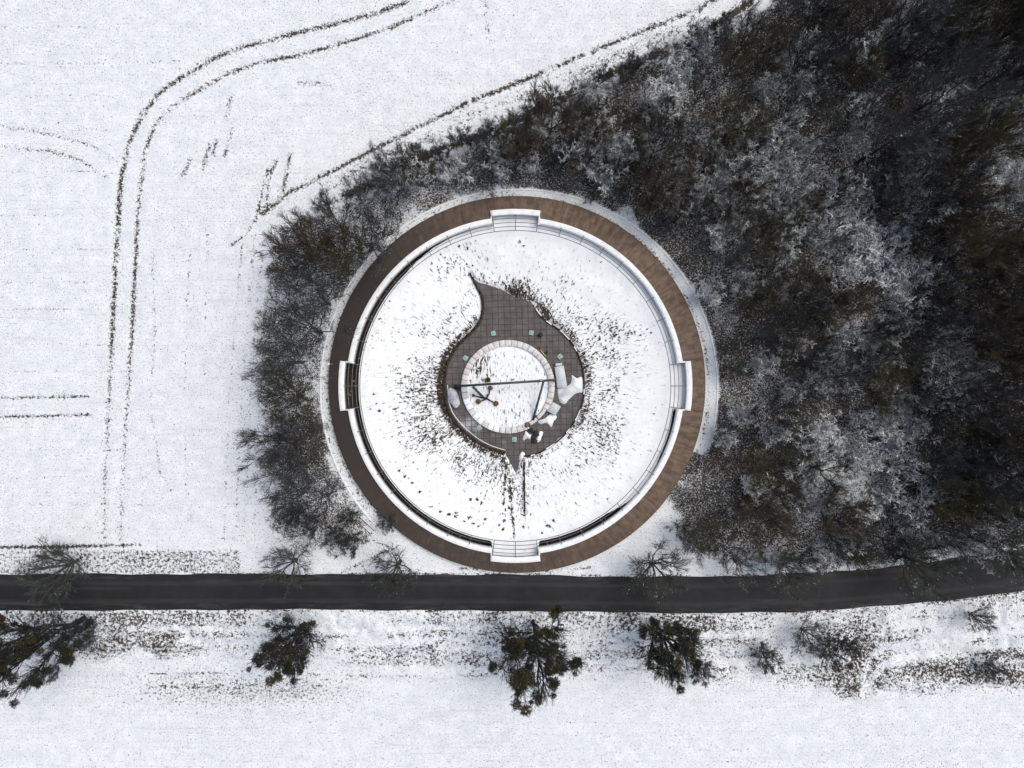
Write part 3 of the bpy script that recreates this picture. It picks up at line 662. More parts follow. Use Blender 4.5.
# steel frame
ZB = 1.6
root = thing("steel_frame", "dark blue grey steel beam spanning the stone ring on slanting legs", "beam frame", P(505, 383, ZP))
L0 = Vector(root.location)
def rel(px, py, z): return Vector(P(px, py, z)) - L0
b = MB(); b.beam(rel(455, 386.3, ZB), rel(555.5, 380.0, ZB), .36, .30); b.build("main_beam", M['dark_steel'], root)
b = MB(); b.beam(rel(543.5, 381.5, ZB - .18), rel(532, 424, ZP), .34, .24); b.build("slanting_leg", M['dark_steel'], root)
b = MB(); b.beam(rel(473, 387, ZB - .18), rel(484, 398, ZP + .3), .38, .24); b.build("slanting_leg", M['dark_steel'], root)
b = MB(); b.beam(rel(458, 386.3, ZB - .17), rel(456, 387, ZP), .4, .4); b.box(rel(457.5, 387, ZP + .15), (.9, .8, .3)); b.build("beam_footing", M['black'], root)
b = MB(); b.beam(rel(554.5, 380.2, ZB - .17), rel(554.8, 380.4, ZP), .3, .3); b.build("beam_post", M['black'], root)
for px in (512.5, 541): b = MB(); b.box(rel(px, 379.6 + (0 if px < 520 else .6), ZB + .22), (.62, .30, .16), math.radians(3.5)); b.build("bracket", M['concrete'], root)

# slabs
def slab(name, label, pts, z, h, extra=None, mat='slab', part="slab_top"):
    c0 = P(sum(p[0] for p in pts) / len(pts), sum(p[1] for p in pts) / len(pts), ZP)
    t = thing(name, label, "bench", c0)
    q = [(P2(x, y, z)[0] - c0[0], P2(x, y, z)[1] - c0[1]) for x, y in pts]
    b = MB(); b.prism(q, h - .18, h, .03); b.build(part, M[mat], t)
    b = MB(); b.prism([(x * .8, y * .85) for x, y in q], -.02, h - .181); b.build("plinth", M['concrete'], t)
    if extra:
        q = [(P2(x, y, z)[0] - c0[0], P2(x, y, z)[1] - c0[1]) for x, y in extra]
        b = MB(); b.prism(q, h - .30, h + .02, .03); b.build("head_block", M[mat], t)
    pass
    return t
slab("slab_bench", "long pale tapering slab with a small block at its head, east of the stone ring", [(554.6, 367), (563.8, 365.5), (567, 385), (566.3, 387.5), (557.3, 388)], ZP + .5, .5, [(555.3, 363.5), (562, 362.8), (562.6, 365.4), (555.6, 366.2)])
slab("slab_bench", "short square pale slab turned at an angle over the south east of the stone ring", [(553, 402), (561, 406.5), (555.5, 415.5), (547, 411)], ZP + .55, .55)
slab("slab_bench", "rounded oblong slab dulled by snow beside the western beam end", [(447.5, 389), (451, 387.8), (455, 389.5), (458.5, 396), (460, 404), (457.5, 407.5), (454.5, 408), (450.5, 403), (447.6, 395)], ZP + .45, .45, None, 'dull_snow')

# floor lights
for i, (px, py, rz, lab) in enumerate(((493.3, 333.4, .3, "teal floor light in a pale square frame, north west of the stone ring"), (531.3, 332.8, -.15, "teal floor light beside the black bin"), (465.5, 358, -.6, "teal floor light touching the ring wall on its north west curve"), (560, 356.6, .7, "bright teal floor light just above the long pale slab"), (514.3, 439.3, 0, "teal floor light south of the stone ring"), (479.2, 427.5, .6, "dim snow dusted floor light south west of the stone ring"))):
    t = thing("floor_light", lab, "light", P(px, py, ZP), rz, "square floor lights in the paving")
    b = MB(); s = .36
    for dx, dy, w_, h_ in ((0, s - .05, 2 * s, .1), (0, -s + .05, 2 * s, .1), (s - .05, 0, .1, 2 * s - .2), (-s + .05, 0, .1, 2 * s - .2)): b.box((dx, dy, .05), (w_, h_, .14))
    b.build("frame", M['stone_frame'], t)
    b = MB(); b.prism([(-s + .1, -s + .1), (s - .1, -s + .1), (s - .1, s - .1), (-s + .1, s - .1)], -.02, .07, .01); b.build("glass", M['teal'], t)
# bin, post, cone, pole
t = thing("bin", "round black bin standing on the paving north east of the stone ring", "bin", P(540.3, 335.2, ZP))
b = MB(); b.lathe([(.26, 0), (.30, .05), (.32, .8)], n=20); b.build("body", M['black'], t); b = MB(); b.lathe([(.35, .80), (.36, .86), (.28, .92), (.05, .95)], n=20); b.build("lid", M['black'], t)
t = thing("bollard", "small black bollard between the bin and the long slab", "bollard", P(546.8, 352.2, ZP))
b = MB(); b.lathe([(.11, 0), (.11, .6)], n=12); b.build("shaft", M['black'], t); b = MB(); b.lathe([(.16, .6), (.17, .7), (.08, .76)], n=12); b.build("cap", M['black'], t)
t = thing("traffic_cone", "tiny orange cone standing against the north east side of the ring wall", "cone", P(539.9, 347.8, ZP))
b = MB(); b.box((0, 0, .02), (.36, .36, .04), .3); b.build("base", M['black'], t); b = MB(); b.lathe([(.15, .04), (.09, .3), (.03, .55)], n=16); b.build("cone_body", M['orange'], t)
b = MB(); pa, pb = P(540.5, 350, ZP + .25), P(545.5, 356, ZP + .30); b.tube([pa, pb], .06, 8); o = b.build("painted_pole", M['yellow']); tag(o, "short pale yellow pole lying along the outside of the ring wall", "pole")
# boulders, stump
def boulder(px, py, r, seed, label, name="boulder", mat='rock', z=ZP):
    q = random.Random(seed); b = MB(); prof = [(r * .7, -.05), (r, r * .25), (r * .85, r * .6), (r * .45, r * .85), (r * .1, r * .92)]; b.lathe(prof, n=9, jit=.14)
    o = b.build(name, M[mat], None, False, P(px, py, z), q.uniform(0, 6)); tag(o, label, "rock", "dark rocks south east of the stone ring"); return o
boulder(531, 430.5, .42, 1, "dark rock against the foot of the slanting beam leg"); boulder(536, 433.5, .5, 2, "largest dark rock, between the two snow patches south of the leg"); boulder(532.8, 437.2, .35, 3, "small dark rock in the middle of the snow patches"); boulder(534.5, 440.8, .48, 4, "dark rock farthest south on the snow patches")
t = thing("tree_stump", "round brown stump built into the ring wall beside the slanting leg", "stump", P(527, 424.8, ZP))
b = MB(); b.lathe([(.42, -.05), (.40, .5), (.38, .62)], n=18, jit=.03); b.build("bark", M['edge'], t); b = MB(); b.lathe([(.33, .60), (.33, .645), (.05, .65)], n=18, jit=.03); b.build("cut_face", M['wood'], t)
# snow patches on the paving
def patch(pts, label, h=.07, z=ZP):
    q = [P2(x, y, z) for x, y in pts]; q = smoothpts(q + [q[0]], 3)[:-1]
    q = [(x + rnd.uniform(-.05, .05), y + rnd.uniform(-.05, .05)) for x, y in q]
    ar = sum(q[i][0] * q[(i + 1) % len(q)][1] - q[(i + 1) % len(q)][0] * q[i][1] for i in range(len(q)))
    if ar < 0: q = q[::-1]
    b = MB(); b.prism(q, z - .02, z + h, 0); o = b.build("snow_patch", M['snow']); tag(o, label, "snow", None, "stuff")
patch([(571.5, 375), (577, 378), (582, 377), (583, 384), (583, 392), (577, 393), (569, 399), (565, 404), (560, 402), (558, 394), (558, 388), (566, 387), (571, 383)], "big white snow patch spreading from the long slab to the east edging")
patch([(553, 413), (557, 417), (554, 421), (551, 427), (547, 423), (541, 424), (538, 421.5), (545, 418)], "snow patch beside the square slab")
patch([(526, 431), (529, 434), (532.5, 436), (530, 439), (527, 438.5), (523, 440.5), (523.5, 436)], "western snow patch among the dark rocks")
patch([(539.5, 431), (543, 432), (542, 437), (539, 442), (535.5, 442), (537, 438)], "eastern snow patch among the dark rocks")
patch([(549, 447), (556, 441), (563, 435), (562, 438), (556, 443), (551, 448)], "thin snow strip inside the south east edging")
patch([(519, 458), (519.5, 455), (522, 452), (525, 453), (524, 457), (520.5, 462)], "snow lip beside the southern spike of the paving")

# branching rusty sculpture
t = thing("branching_sculpture", "low branching dark sculpture with rusty brown discs inside the stone ring", "sculpture", P(486, 398, ZP + .3))
L0 = Vector(t.location)
def rl(px, py, z): return Vector(P(px, py, z)) - L0
hub = (486.5, 398.3)
for (ex, ey, rr, disc) in ((490.3, 388, .38, 1), (496, 403.5, .42, 1), (478.5, 401.5, .40, 1), (473.5, 395.5, .25, 1), (487, 394, .1, 0)):
    b = MB(); a_, c_ = rl(hub[0], hub[1], ZP + .55), rl(ex, ey, ZP + .6); mid = (a_ + c_) / 2 + Vector((.12, -.1, .12)); b.tube([a_, mid, c_], [.13, .10, .07], 7); b.build("arm", M['edge'], t)
    if disc:
        b = MB(); b.lathe([(rr * .3, -.1), (rr, .0), (rr * .95, .08), (rr * .5, .16), (rr * .05, .18)], (c_.x, c_.y, c_.z), 14, .05); b.build("disc", M['rust'], t)
t = thing("iron_basket", "small dark round iron basket touching the beam inside the ring wall", "basket", P(488, 379.8, ZP + .3))
b = MB(); b.lathe([(.30, 0), (.42, .25), (.42, .3), (.34, .3), (.25, .05)], n=16); b.build("bowl", M['rust'], t); b = MB(); b.lathe([(.22, .06), (.2, .14), (.05, .16)], n=12, jit=.1); b.build("ash", M['black'], t)

# sign mast on the west of the deck, twin handrail south west, timber line in the bowl
t = thing("mast", "small snow capped metal mast at the outer west edge of the walkway", "mast", P(332.5, 364.5, ZD - .1))
b = MB(); b.tube([(0, 0, 0), (0, 0, 2.3)], .06, 8); b.build("pole", M['steel'], t); b = MB(); b.box((.28, 0, 2.32), (.7, .16, .10)); b.build("cross_arm", M['steel'], t); b = MB(); b.box((0, 0, 2.42), (.34, .30, .10)); b.build("cap", M['coping'], t)
t = thing("twin_handrail", "pair of dark parallel handrails on the slope south west of the ring", "handrail", P(366, 526, 0))
for dx in (-.25, .28):
    b = MB(); p0 = Vector(P(358.5, 517.5, 0)) - Vector(t.location); p1 = Vector(P(373.5, 531.5, 0)) - Vector(t.location); of = Vector((dx, dx, 0))
    b.tube([p0 + of, p0 + of + Vector((0, 0, .9)), p1 + of + Vector((0, 0, .9)), p1 + of], .05, 6); b.build("rail", M['edge'], t)
b = MB(); b.beam(P(524.3, 462, ZP + .35), P(524.8, 512, -.15), .18, .22); o = b.build("timber_sleeper", M['edge']); tag(o, "straight dark timber edge running down the snow south of the paving spike", "timber edge")
b = MB(); b.tube([P(975, 476, .5), P(980, 475, .5), P(992, 472.5, .6)], [.36, .40, .36], 12); o = b.build("fallen_log", M['edge']); tag(o, "thick brown fallen log lying in the dark east side of the wood", "log")
b = MB(); b.tube([P(944, 469, .4), P(958, 475, .6), P(972, 479.5, .8)], [.10, .15, .18], 8); o = b.build("fallen_pole", M['edge']); tag(o, "thin dark fallen stem pointing at the thick log", "log")

# ------------------------------------------------------------------ trees
def tubes_np(P0, P1, R0, R1, n):
    D = P1 - P0; L = np.linalg.norm(D, axis=1, keepdims=True) + 1e-9; D = D / L
    ref = np.where(np.abs(D[:, 2:3]) < .9, np.array([[0, 0, 1.]]), np.array([[1., 0, 0]]))
    U = np.cross(D, ref); U /= np.linalg.norm(U, axis=1, keepdims=True) + 1e-9; W = np.cross(D, U)
    a = 2 * PI * np.arange(n) / n
    ring = U[:, None, :] * np.cos(a)[None, :, None] + W[:, None, :] * np.sin(a)[None, :, None]
    A = P0[:, None, :] + ring * R0[:, None, None]; B = P1[:, None, :] + ring * R1[:, None, None]
    V = np.concatenate([A, B], axis=1).reshape(-1, 3); m = len(P0)
    i = np.arange(n); j = (i + 1) % n; base = (np.arange(m) * 2 * n)[:, None]
    F = np.stack([base + i, base + n + i, base + n + j, base + j], axis=2).reshape(-1, 4)
    return V, F
def unit(v): return v / (np.linalg.norm(v, axis=-1, keepdims=True) + 1e-9)
def children(r, PL, n, t0, t1, lmin, lmax, ang0, ang1, upb, K_, wob, taper=True):
    """PL (N,k,3) polylines -> (N*n,K_,3) child polylines"""
    N, k, _ = PL.shape; idx = np.repeat(np.arange(N), n); t = r.uniform(t0, t1, len(idx)) * (k - 1)
    i0 = np.minimum(t.astype(int), k - 2); f = (t - i0)[:, None]; A = PL[idx, i0]; B = PL[idx, i0 + 1]; pos = A + (B - A) * f; tan = unit(B - A)
    pr = unit(np.cross(tan, r.normal(size=tan.shape))); an = np.radians(r.uniform(ang0, ang1, len(idx)))[:, None]
    dr = unit(tan * np.cos(an) + pr * np.sin(an) + np.array([[0, 0, upb]]))
    tt = (t / (k - 1)); ln = r.uniform(lmin, lmax, len(idx)) * ((1.15 - .6 * tt) if taper else 1)
    out = np.zeros((len(idx), K_, 3)); out[:, 0] = pos
    for s in range(1, K_):
        dr = unit(dr + r.normal(size=dr.shape) * wob + np.array([[0, 0, upb * .35]])); out[:, s] = out[:, s - 1] + dr * (ln / (K_ - 1))[:, None]
    return out
def segs(PL, ra, rb):
    N, k, _ = PL.shape; P0 = PL[:, :-1].reshape(-1, 3); P1 = PL[:, 1:].reshape(-1, 3)
    rr = np.linspace(ra, rb, k); return P0, P1, np.tile(rr[:-1], N), np.tile(rr[1:], N)
def tree_meshes(seed, h, R, n=(9, 9, 8, 5), tw=.017, tr=.22, mat=None, fork=.28, lean=0.0, up=.35, limb0=.16, wob=.08, tl=1.0, name="tree"):
    r = np.random.RandomState(seed); kk = 7
    top = h * fork * 1.9
    tp = np.zeros((1, 6, 3)); tp[0, :, 2] = np.linspace(0, top, 6); tp[0, 1:, :2] = np.cumsum(r.normal(size=(5, 2)) * .12, axis=0)
    tb = MB(); tb.tube([tuple(q) for q in tp[0]], [float(q) for q in np.linspace(tr, tr * .45, 6)], 9)
    n1 = n[0]; L1 = np.zeros((n1, kk, 3))
    for i in range(n1):
        a = i * 2.4 + r.uniform(-.3, .3); q = i / max(1, n1 - 1); z0 = h * (limb0 + (fork * 1.8 - limb0) * q); t = np.linspace(0, 1, kk)
        rad = R * (1.0 - .55 * q) * r.uniform(.75, 1.05); ze = h * (.62 + .36 * q) * r.uniform(.9, 1.05)
        bx = np.interp(z0, tp[0, :, 2], tp[0, :, 0]); by = np.interp(z0, tp[0, :, 2], tp[0, :, 1])
        c = t ** .85
        L1[i, :, 0] = bx + math.cos(a) * rad * c; L1[i, :, 1] = by + math.sin(a) * rad * c; L1[i, :, 2] = z0 + (ze - z0) * t ** 1.15
        L1[i, 1:, :] += np.cumsum(r.normal(size=(kk - 1, 3)) * .10 * R / 5, axis=0)
    s = h / 14.0
    L2 = children(r, L1, n[1], .22, 1.0, 2.0 * s * tl, 3.8 * s * tl, 16, 40, up * .4, 5, wob)
    L3 = children(r, L2, n[2], .15, 1.0, 1.1 * s * tl, 2.2 * s * tl, 14, 38, up * .35, 4, wob)
    L4 = children(r, L3, n[3], .1, 1.0, .45 * s * tl, 1.15 * s * tl, 12, 38, up * .3, 3, wob)
    parts = [tubes_np(*segs(L1, tr * .46, tr * .12), 6), tubes_np(*segs(L2, tr * .15, .025), 4), tubes_np(*segs(L3, tw * 1.7, tw), 3), tubes_np(*segs(L4, tw, tw * .55), 3)]
    V = []; F = []; b0 = 0
    for v, f in parts: V.append(v); F.append(f + b0); b0 += len(v)
    return mesh_np(name + "_trunk", np.array(tb.v), tb.f, mat, True), mesh_np(name + "_crown", np.concatenate(V), np.concatenate(F), mat), L2, L3
VAR = {}
def variant(key, count, **kw):
    VAR[key] = [tree_meshes(100 + len(VAR) * 17 + i, **kw)[:2] for i in range(count)]
variant('grey', 3, h=14, R=5.2, n=(9, 9, 8, 4), tw=.013, tr=.2, mat=M['bark_grey'])
variant('dark', 3, h=14, R=5.2, n=(9, 9, 9, 4), tw=.014, tr=.22, mat=M['bark_dark'])
variant('fan', 4, h=14, R=5.6, n=(10, 8, 7, 3), tw=.013, tr=.2, mat=M['bark_grey'], wob=.055, up=.45, limb0=.08, tl=1.15)
variant('brown', 2, h=12, R=4.2, n=(10, 9, 8, 5), tw=.014, tr=.16, mat=M['bark_brown'], limb0=.06, fork=.2, up=.5)
variant('olive', 2, h=12, R=4.2, n=(10, 9, 8, 5), tw=.013, tr=.16, mat=M['bark_olive'], limb0=.06, fork=.2, up=.5)
variant('frost', 3, h=11, R=4.8, n=(10, 8, 7, 4), tw=.020, tr=.16, mat=M['bark_frost'], limb0=.08, wob=.14)
variant('snowshrub', 3, h=4.5, R=3.0, n=(11, 7, 4, 2), tw=.050, tr=.10, mat=M['bark_snow'], limb0=.02, fork=.15, up=.05, wob=.42, tl=1.5)
variant('darkshrub', 3, h=4.0, R=2.2, n=(13, 9, 7, 4), tw=.013, tr=.06, mat=M['bark_grey'], limb0=.01, fork=.1, up=.4, wob=.1, tl=1.3)
variant('road', 3, h=9, R=4.6, n=(13, 9, 7, 3), tw=.013, tr=.24, mat=M['bark_green'], limb0=.10, fork=.16, up=.12, wob=.16, tl=1.15)
ntree = 0
def put_tree(kind, px, py, h=None, R=None, label=None, group=None, cat="tree", name=None, rz=None, var=None):
    global ntree
    base_h = {'fan': 14, 'grey': 14, 'dark': 14, 'brown': 12, 'olive': 12, 'frost': 11, 'snowshrub': 4.5, 'darkshrub': 4.0, 'road': 9}[kind]
    base_R = {'fan': 5.6, 'grey': 5.2, 'dark': 5.2, 'brown': 4.2, 'olive': 4.2, 'frost': 4.8, 'snowshrub': 3.0, 'darkshrub': 2.2, 'road': 4.6}[kind]
    h = h or base_h; R = R or base_R
    vs = VAR[kind]; m = vs[rnd.randrange(len(vs)) if var is None else var % len(vs)]
    o = thing(name or ("shrub" if 'shrub' in kind else "bare_tree"), label, cat, P(px, py, 0), rnd.uniform(0, 6.28) if rz is None else rz, group, (R / base_R, R / base_R, h / base_h))
    link("trunk" if 'shrub' not in kind else "stems", m[0], o); link("crown", m[1], o); ntree += 1
    return o

# named single trees west and north of the ring
col_words = {'grey': 'grey', 'dark': 'dark', 'brown': 'brown twigged', 'olive': 'olive green twigged', 'frost': 'frosted'}
WEST = [('grey', 306, 236, 8, 3.4, "outermost low bare tree where the northern belt meets the west field"), ('dark', 333, 214, 7, 3.2, "second low bare tree along the field edge from the west"), ('grey', 362, 200, 7, 3.2, "third low bare tree along the field edge from the west"), ('olive', 390, 186, 7, 3.0, "greenish low tree at the field edge north west of the ring"),
 ('grey', 322, 333, 15, 6.2, "fan shaped bare tree whose crown spreads furthest over the west field"),
 ('grey', 304, 362, 13, 5.2, "bare tree just south of the widest fan shaped tree beside the west path"), ('olive', 303, 398, 13, 5.2, "greenish bare tree level with western bay"),
 ('dark', 312, 425, 12, 5, "dark bare tree in the thick clump below the western bay"), ('dark', 292, 438, 12, 5, "dark bare tree on the field side of the thick western clump"),
 ('dark', 318, 455, 12, 5, "dark bare tree nearest the path in the south western clump"), ('grey', 296, 466, 11, 5, "grey bare tree closing the western clump towards the road"),
 ('grey', 333, 492, 11, 4.2, "small spreading bare tree by the bend of the west path"), ('grey', 305, 492, 11, 5, "low grey bare tree in the thin south western copse"), ('darkshrub', 351, 514, 3, 1.8, "dark round bush beside the twin handrail"),
 ('darkshrub', 340, 535, 4, 2.4, "left one of two dark round bushes south of the copse"), ('darkshrub', 357, 538, 4, 2.4, "right one of two dark round bushes south of the copse"),
 ('brown', 312, 262, 13, 5.5, "large brown tinged bare tree at the north west corner of the copse"), ('dark', 318, 285, 13, 5.5, "dense dark bare tree below the brown tinged one"), ('olive', 352, 262, 13, 5.6, "olive bare tree whose trunk stands by the north west path"),
 ('grey', 372, 250, 12, 5.6, "grey bare tree by the path where the kerb meets the walkway"), ('grey', 330, 304, 12, 5.2, "grey bare tree between the dense dark tree and the wide fan shaped one"), ('darkshrub', 300, 512, 4, 2.2, "small dark bush on the field side of the thin copse"),
 ('grey', 290, 375, 10, 4.2, "short grey tree at the field edge, level with western bay"), ('dark', 295, 345, 10, 4.5, "short dark tree at the field edge above the western bay"), ('darkshrub', 388, 520, 3, 1.8, "little dark bush touching the south west rim of the walkway"), ('darkshrub', 318, 520, 4, 2.2, "dark bush in the middle of the thin copse"),
 ('frost', 385, 236, 9, 4.5, "frosted tree beside the north west rim of the walkway"), ('grey', 345, 232, 11, 5, "grey bare tree at the field end of the northern belt")]
for kd, x, y, h, R, lab in WEST: put_tree('fan' if kd in ('grey', 'frost') or (kd == 'dark' and y % 2) else kd, x, y, h, R, lab, "bare trees and bushes west of the ring", "tree" if 'shrub' not in kd else "bush")
# roadside trees
for x, y, h, R, lab in ((78, 560, 10, 5.0, "thin bare roadside tree at the western end of the road verge"), (297, 560, 8, 4.0, "bare roadside tree below the thin copse"), (401, 561, 8, 4.2, "bare roadside tree standing between the copse and the walkway"), (650, 563, 9, 5.2, "broad bare roadside tree east of the walkway"),
        (775, 563, 9, 4.4, "bare roadside tree with a pale broken limb below the wood"), (897, 556, 11, 5.6, "largest bare roadside tree, reaching over the bend of the road"), (985, 545, 10, 5.0, "bare roadside tree at the eastern end of the road")):
    put_tree('road', x, y, h, R, lab, "bare trees along the north side of the road")
for x, y, h, R, kd, lab in ((800, 628, 6, 3.2, 'road', "small bare tree leaning over the snowy verge south of the road"), (828, 643, 5, 3.4, 'darkshrub', "dense dark bush beside the small bare tree south of the road"), (762, 653, 2.6, 2.8, 'darkshrub', "flat dark bush west of the small bare tree south of the road"), (968, 612, 5, 2.6, 'road', "lone bare shrub near the eastern end of the south verge"),
        (698, 666, 3, 2.4, 'darkshrub', "dark bush at the foot of the smaller mistletoe tree"), (60, 668, 3, 1.6, 'darkshrub', "little bare bush below the western mistletoe tree"), (95, 628, 4, 2.6, 'darkshrub', "dark bush east of the western mistletoe tree's trunk"), (985, 662, 2.5, 2.5, 'darkshrub', "dark bush in the weedy bank at the east end")):
    put_tree(kd, x, y, h, R, lab, "bushes on the south verge", "bush" if kd == 'darkshrub' else "tree")

# mistletoe trees
def clump_mesh(seed, mat, n=420):
    r = np.random.RandomState(seed); d_ = unit(r.normal(size=(n, 3))); lob = unit(r.normal(size=(9, 3))); rad = r.uniform(.2, 1, n) ** .6 * (.45 + .75 * np.clip((d_ @ lob.T).max(1) - .45, 0, 1) / .55); c = d_ * rad[:, None] * np.array([1, 1, .85]); s = .17
    u = unit(np.cross(d_, r.normal(size=(n, 3)))); v = unit(d_ * .6 + r.normal(size=(n, 3)) * .5)
    A = c - u * s * .5; B = c + u * s * .5; Cc = c + v * s * 3.2
    V = np.stack([A, B, Cc], 1).reshape(-1, 3); F = np.arange(3 * n).reshape(-1, 3); return mesh_np("mistletoe", V, F, mat)
CL = [clump_mesh(1, M['leaf']), clump_mesh(2, M['leaf']), clump_mesh(3, M['leafd']), clump_mesh(4, M['leafd']), clump_mesh(5, M['leafd'])]
def mistletoe_tree(px, py, h, R, seed, lab, lean, nc=44, tr=.5):
    tm, cm, L2, L3 = tree_meshes(seed, h=h, R=R, n=(13, 9, 8, 4), tw=.022, tr=tr, mat=M['bark_dark'], limb0=.18, fork=.25, up=.1, wob=.2)
    def sh(me):
        co = np.empty(len(me.vertices) * 3, dtype=np.float32); me.vertices.foreach_get("co", co); co = co.reshape(-1, 3)
        k = (co[:, 2] / h) ** 1.2; co[:, 0] += lean[0] * k; co[:, 1] += lean[1] * k; me.vertices.foreach_set("co", co.ravel()); me.update()
    sh(tm); sh(cm)
    t = thing("mistletoe_tree", lab, "tree", P(px, py, 0), 0, "trees laden with mistletoe south of the road")
    link("trunk", tm, t); link("crown", cm, t); r = random.Random(seed)
    pts = L3[:, -1]
    for i in range(nc):
        p = pts[r.randrange(len(pts))].copy(); k = (max(p[2], 0) / h) ** 1.2; p[0] += lean[0] * k; p[1] += lean[1] * k
        s = r.uniform(.3, .72); o = link("mistletoe_clump", CL[r.randrange(5)], t, tuple(p), r.uniform(0, 6), s)
    return t
mistletoe_tree(534, 622, 15, 6.4, 11, "largest mistletoe laden tree, directly south of the walkway", (-.3, -2.2), 99)
mistletoe_tree(652, 620, 13, 4.2, 12, "smaller mistletoe laden tree east of the largest one", (.8, -1.4), 50)
mistletoe_tree(308, 622, 13, 3.9, 13, "smallest mistletoe laden tree, alone on the verge west of the largest one", (-.6, -1.0), 52)
mistletoe_tree(88, 616, 16, 5.6, 14, "mistletoe laden tree leaning out of the picture at the western end", (-3.6, -1.6), 90)

# the wood
def inpoly(px, py, poly): return bool(inside(np.array([px]), np.array([py]), poly)[0])
pts = []; tries = 0
zonekind = []
BROWN = [(682, 183, 22), (722, 216, 22), (815, 292, 26), (940, 190, 40), (960, 230, 50), (990, 330, 40), (725, 470, 25), (760, 505, 26), (845, 50, 34), (1000, 400, 40), (700, 440, 20), (905, 165, 24), (480, 165, 16), (525, 155, 16)]
def dens(px, py):
    s = 0
    for cx, cy, r, a in SNOWY: s += a * math.exp(-(((px - cx) ** 2 + (py - cy) ** 2) / (r * r * .85)))
    return s
while tries < 40000 and len(pts) < 285:
    tries += 1; x = rnd.uniform(380, 1075); y = rnd.uniform(-60, 560)
    if not inpoly(x, y, WOOD): continue
    rr_ = math.hypot(x - 519, y - 388)
    if rr_ < (201 if (y < 455 or x < 519) else 193): continue
    if y > yroad(ROAD_T, x) - (12 if x < 850 else 26): continue
    s = dens(x, y)
    if s > .30 and rnd.random() < min(.985, s * 1.5): continue
    if (x - 1003) ** 2 + (y - 168) ** 2 < 42 ** 2 or (x - 1045) ** 2 + (y - 165) ** 2 < 30 ** 2: continue
    md = 17.5 if s < .4 else 26
    if any((x - a) ** 2 + (y - b_) ** 2 < md * md for a, b_, *_ in pts): continue
    near_ring = rr_ < 222
    edge = y < 170 and x < 760 and not inpoly(x, y - 22, WOOD)
    k = rnd.random(); kd = 'grey' if k < .36 else 'dark' if k < .74 else 'frost' if k < .83 else 'olive' if k < .93 else 'brown'
    for cx, cy, r in BROWN:
        if (x - cx) ** 2 + (y - cy) ** 2 < r * r and rnd.random() < .55: kd = rnd.choice(('brown', 'olive', 'brown'))
    h = rnd.uniform(5.5, 10); R = rnd.uniform(2.8, 4.3)
    if x > 900: h += 3.5; R += .7
    if rnd.random() < .12: h += 4; R += 1.0
    if edge or near_ring: h = rnd.uniform(4.0, 6.5); R = rnd.uniform(2.0, 2.9)
    if y > yroad(ROAD_T, x) - 30: h = min(h, 7); R = min(R, 3.2)
    pts.append((x, y, kd, h, R))
cols_ = [(380, "wood's north west tip"), (470, "belt above the walkway"), (560, "north eastern belt"), (650, "wood by the ring path"), (730, "middle of the wood"), (800, "wood's pale glades"), (860, "strip east of the glades"), (920, "eastern wood"), (975, "far eastern wood")]
rows_ = [(-100, "top edge"), (40, "near the top"), (95, "upper part"), (150, "above the north bay"), (215, "by the northern bay"), (280, "level with paving's tip"), (345, "level with steel beam"), (410, "level with paving's spike"), (470, "lower part"), (520, "next to the road")]
def lab_for(x, y, word, noun):
    c_ = [t for v, t in cols_ if x >= v][-1] if x >= 380 else cols_[0][1]; r_ = [t for v, t in rows_ if y >= v][-1]
    return "%s %s in the %s, %s" % (word, noun, c_, r_)
used = {}
for x, y, kd, h, R in pts:
    size = "tall" if h > 10.5 else "short" if h < 7 else "middling"
    lab = lab_for(x, y, size + " " + col_words[kd], "tree"); used.setdefault(lab, []).append((x, y, kd, h, R))
for lab, lst in used.items():
    for i, (x, y, kd, h, R) in enumerate(lst):
        put_tree('fan' if kd == 'grey' and h > 7 else kd, x, y, h, R, lab, "trees of the wood" if len(lst) == 1 else "like trees: " + lab)
for x, y, h, R, lab in ((858, 162, 20, 7.2, "very tall fan shaped tree rooted above the pale glades, leaning towards the top right corner"), (905, 118, 19, 6.8, "very tall bare tree in the top right part of the wood, nearest the corner shadow"), (872, 52, 17, 6.2, "very tall bare tree rooted at the top edge of the eastern wood"), (968, 462, 17, 6.5, "very tall dark tree standing beside the thick fallen log")):
    put_tree('fan', x, y, h, R, lab, "very tall trees of the wood")
# snow laden undergrowth in the glades, sparse elsewhere
sh = []; tries = 0
while tries < 20000 and len(sh) < 185:
    tries += 1; x = rnd.uniform(400, 1045); y = rnd.uniform(-15, 555)
    if not inpoly(x, y, WOOD) or math.hypot(x - 519, y - 388) < 205 or y > yroad(ROAD_T, x) - 8: continue
    s = dens(x, y)
    if rnd.random() > .07 + s * .8: continue
    if any((x - a) ** 2 + (y - b_) ** 2 < 15 ** 2 for a, b_, *_ in sh): continue
    sh.append((x, y, rnd.uniform(3.8, 7.5), rnd.uniform(1.9, 3.4)))
used = {}
for q in sh:
    size = "large" if q[3] > 3.0 else "small"; tl_ = "tall" if q[2] > 5 else "low"
    used.setdefault(lab_for(q[0], q[1], size + " " + tl_ + " snowy", "bush"), []).append(q)
for lab, lst in used.items():
    for x, y, h, R in lst: put_tree('snowshrub', x, y, h, R, lab, "snow laden bushes" if len(lst) == 1 else "like bushes: " + lab, "bush")
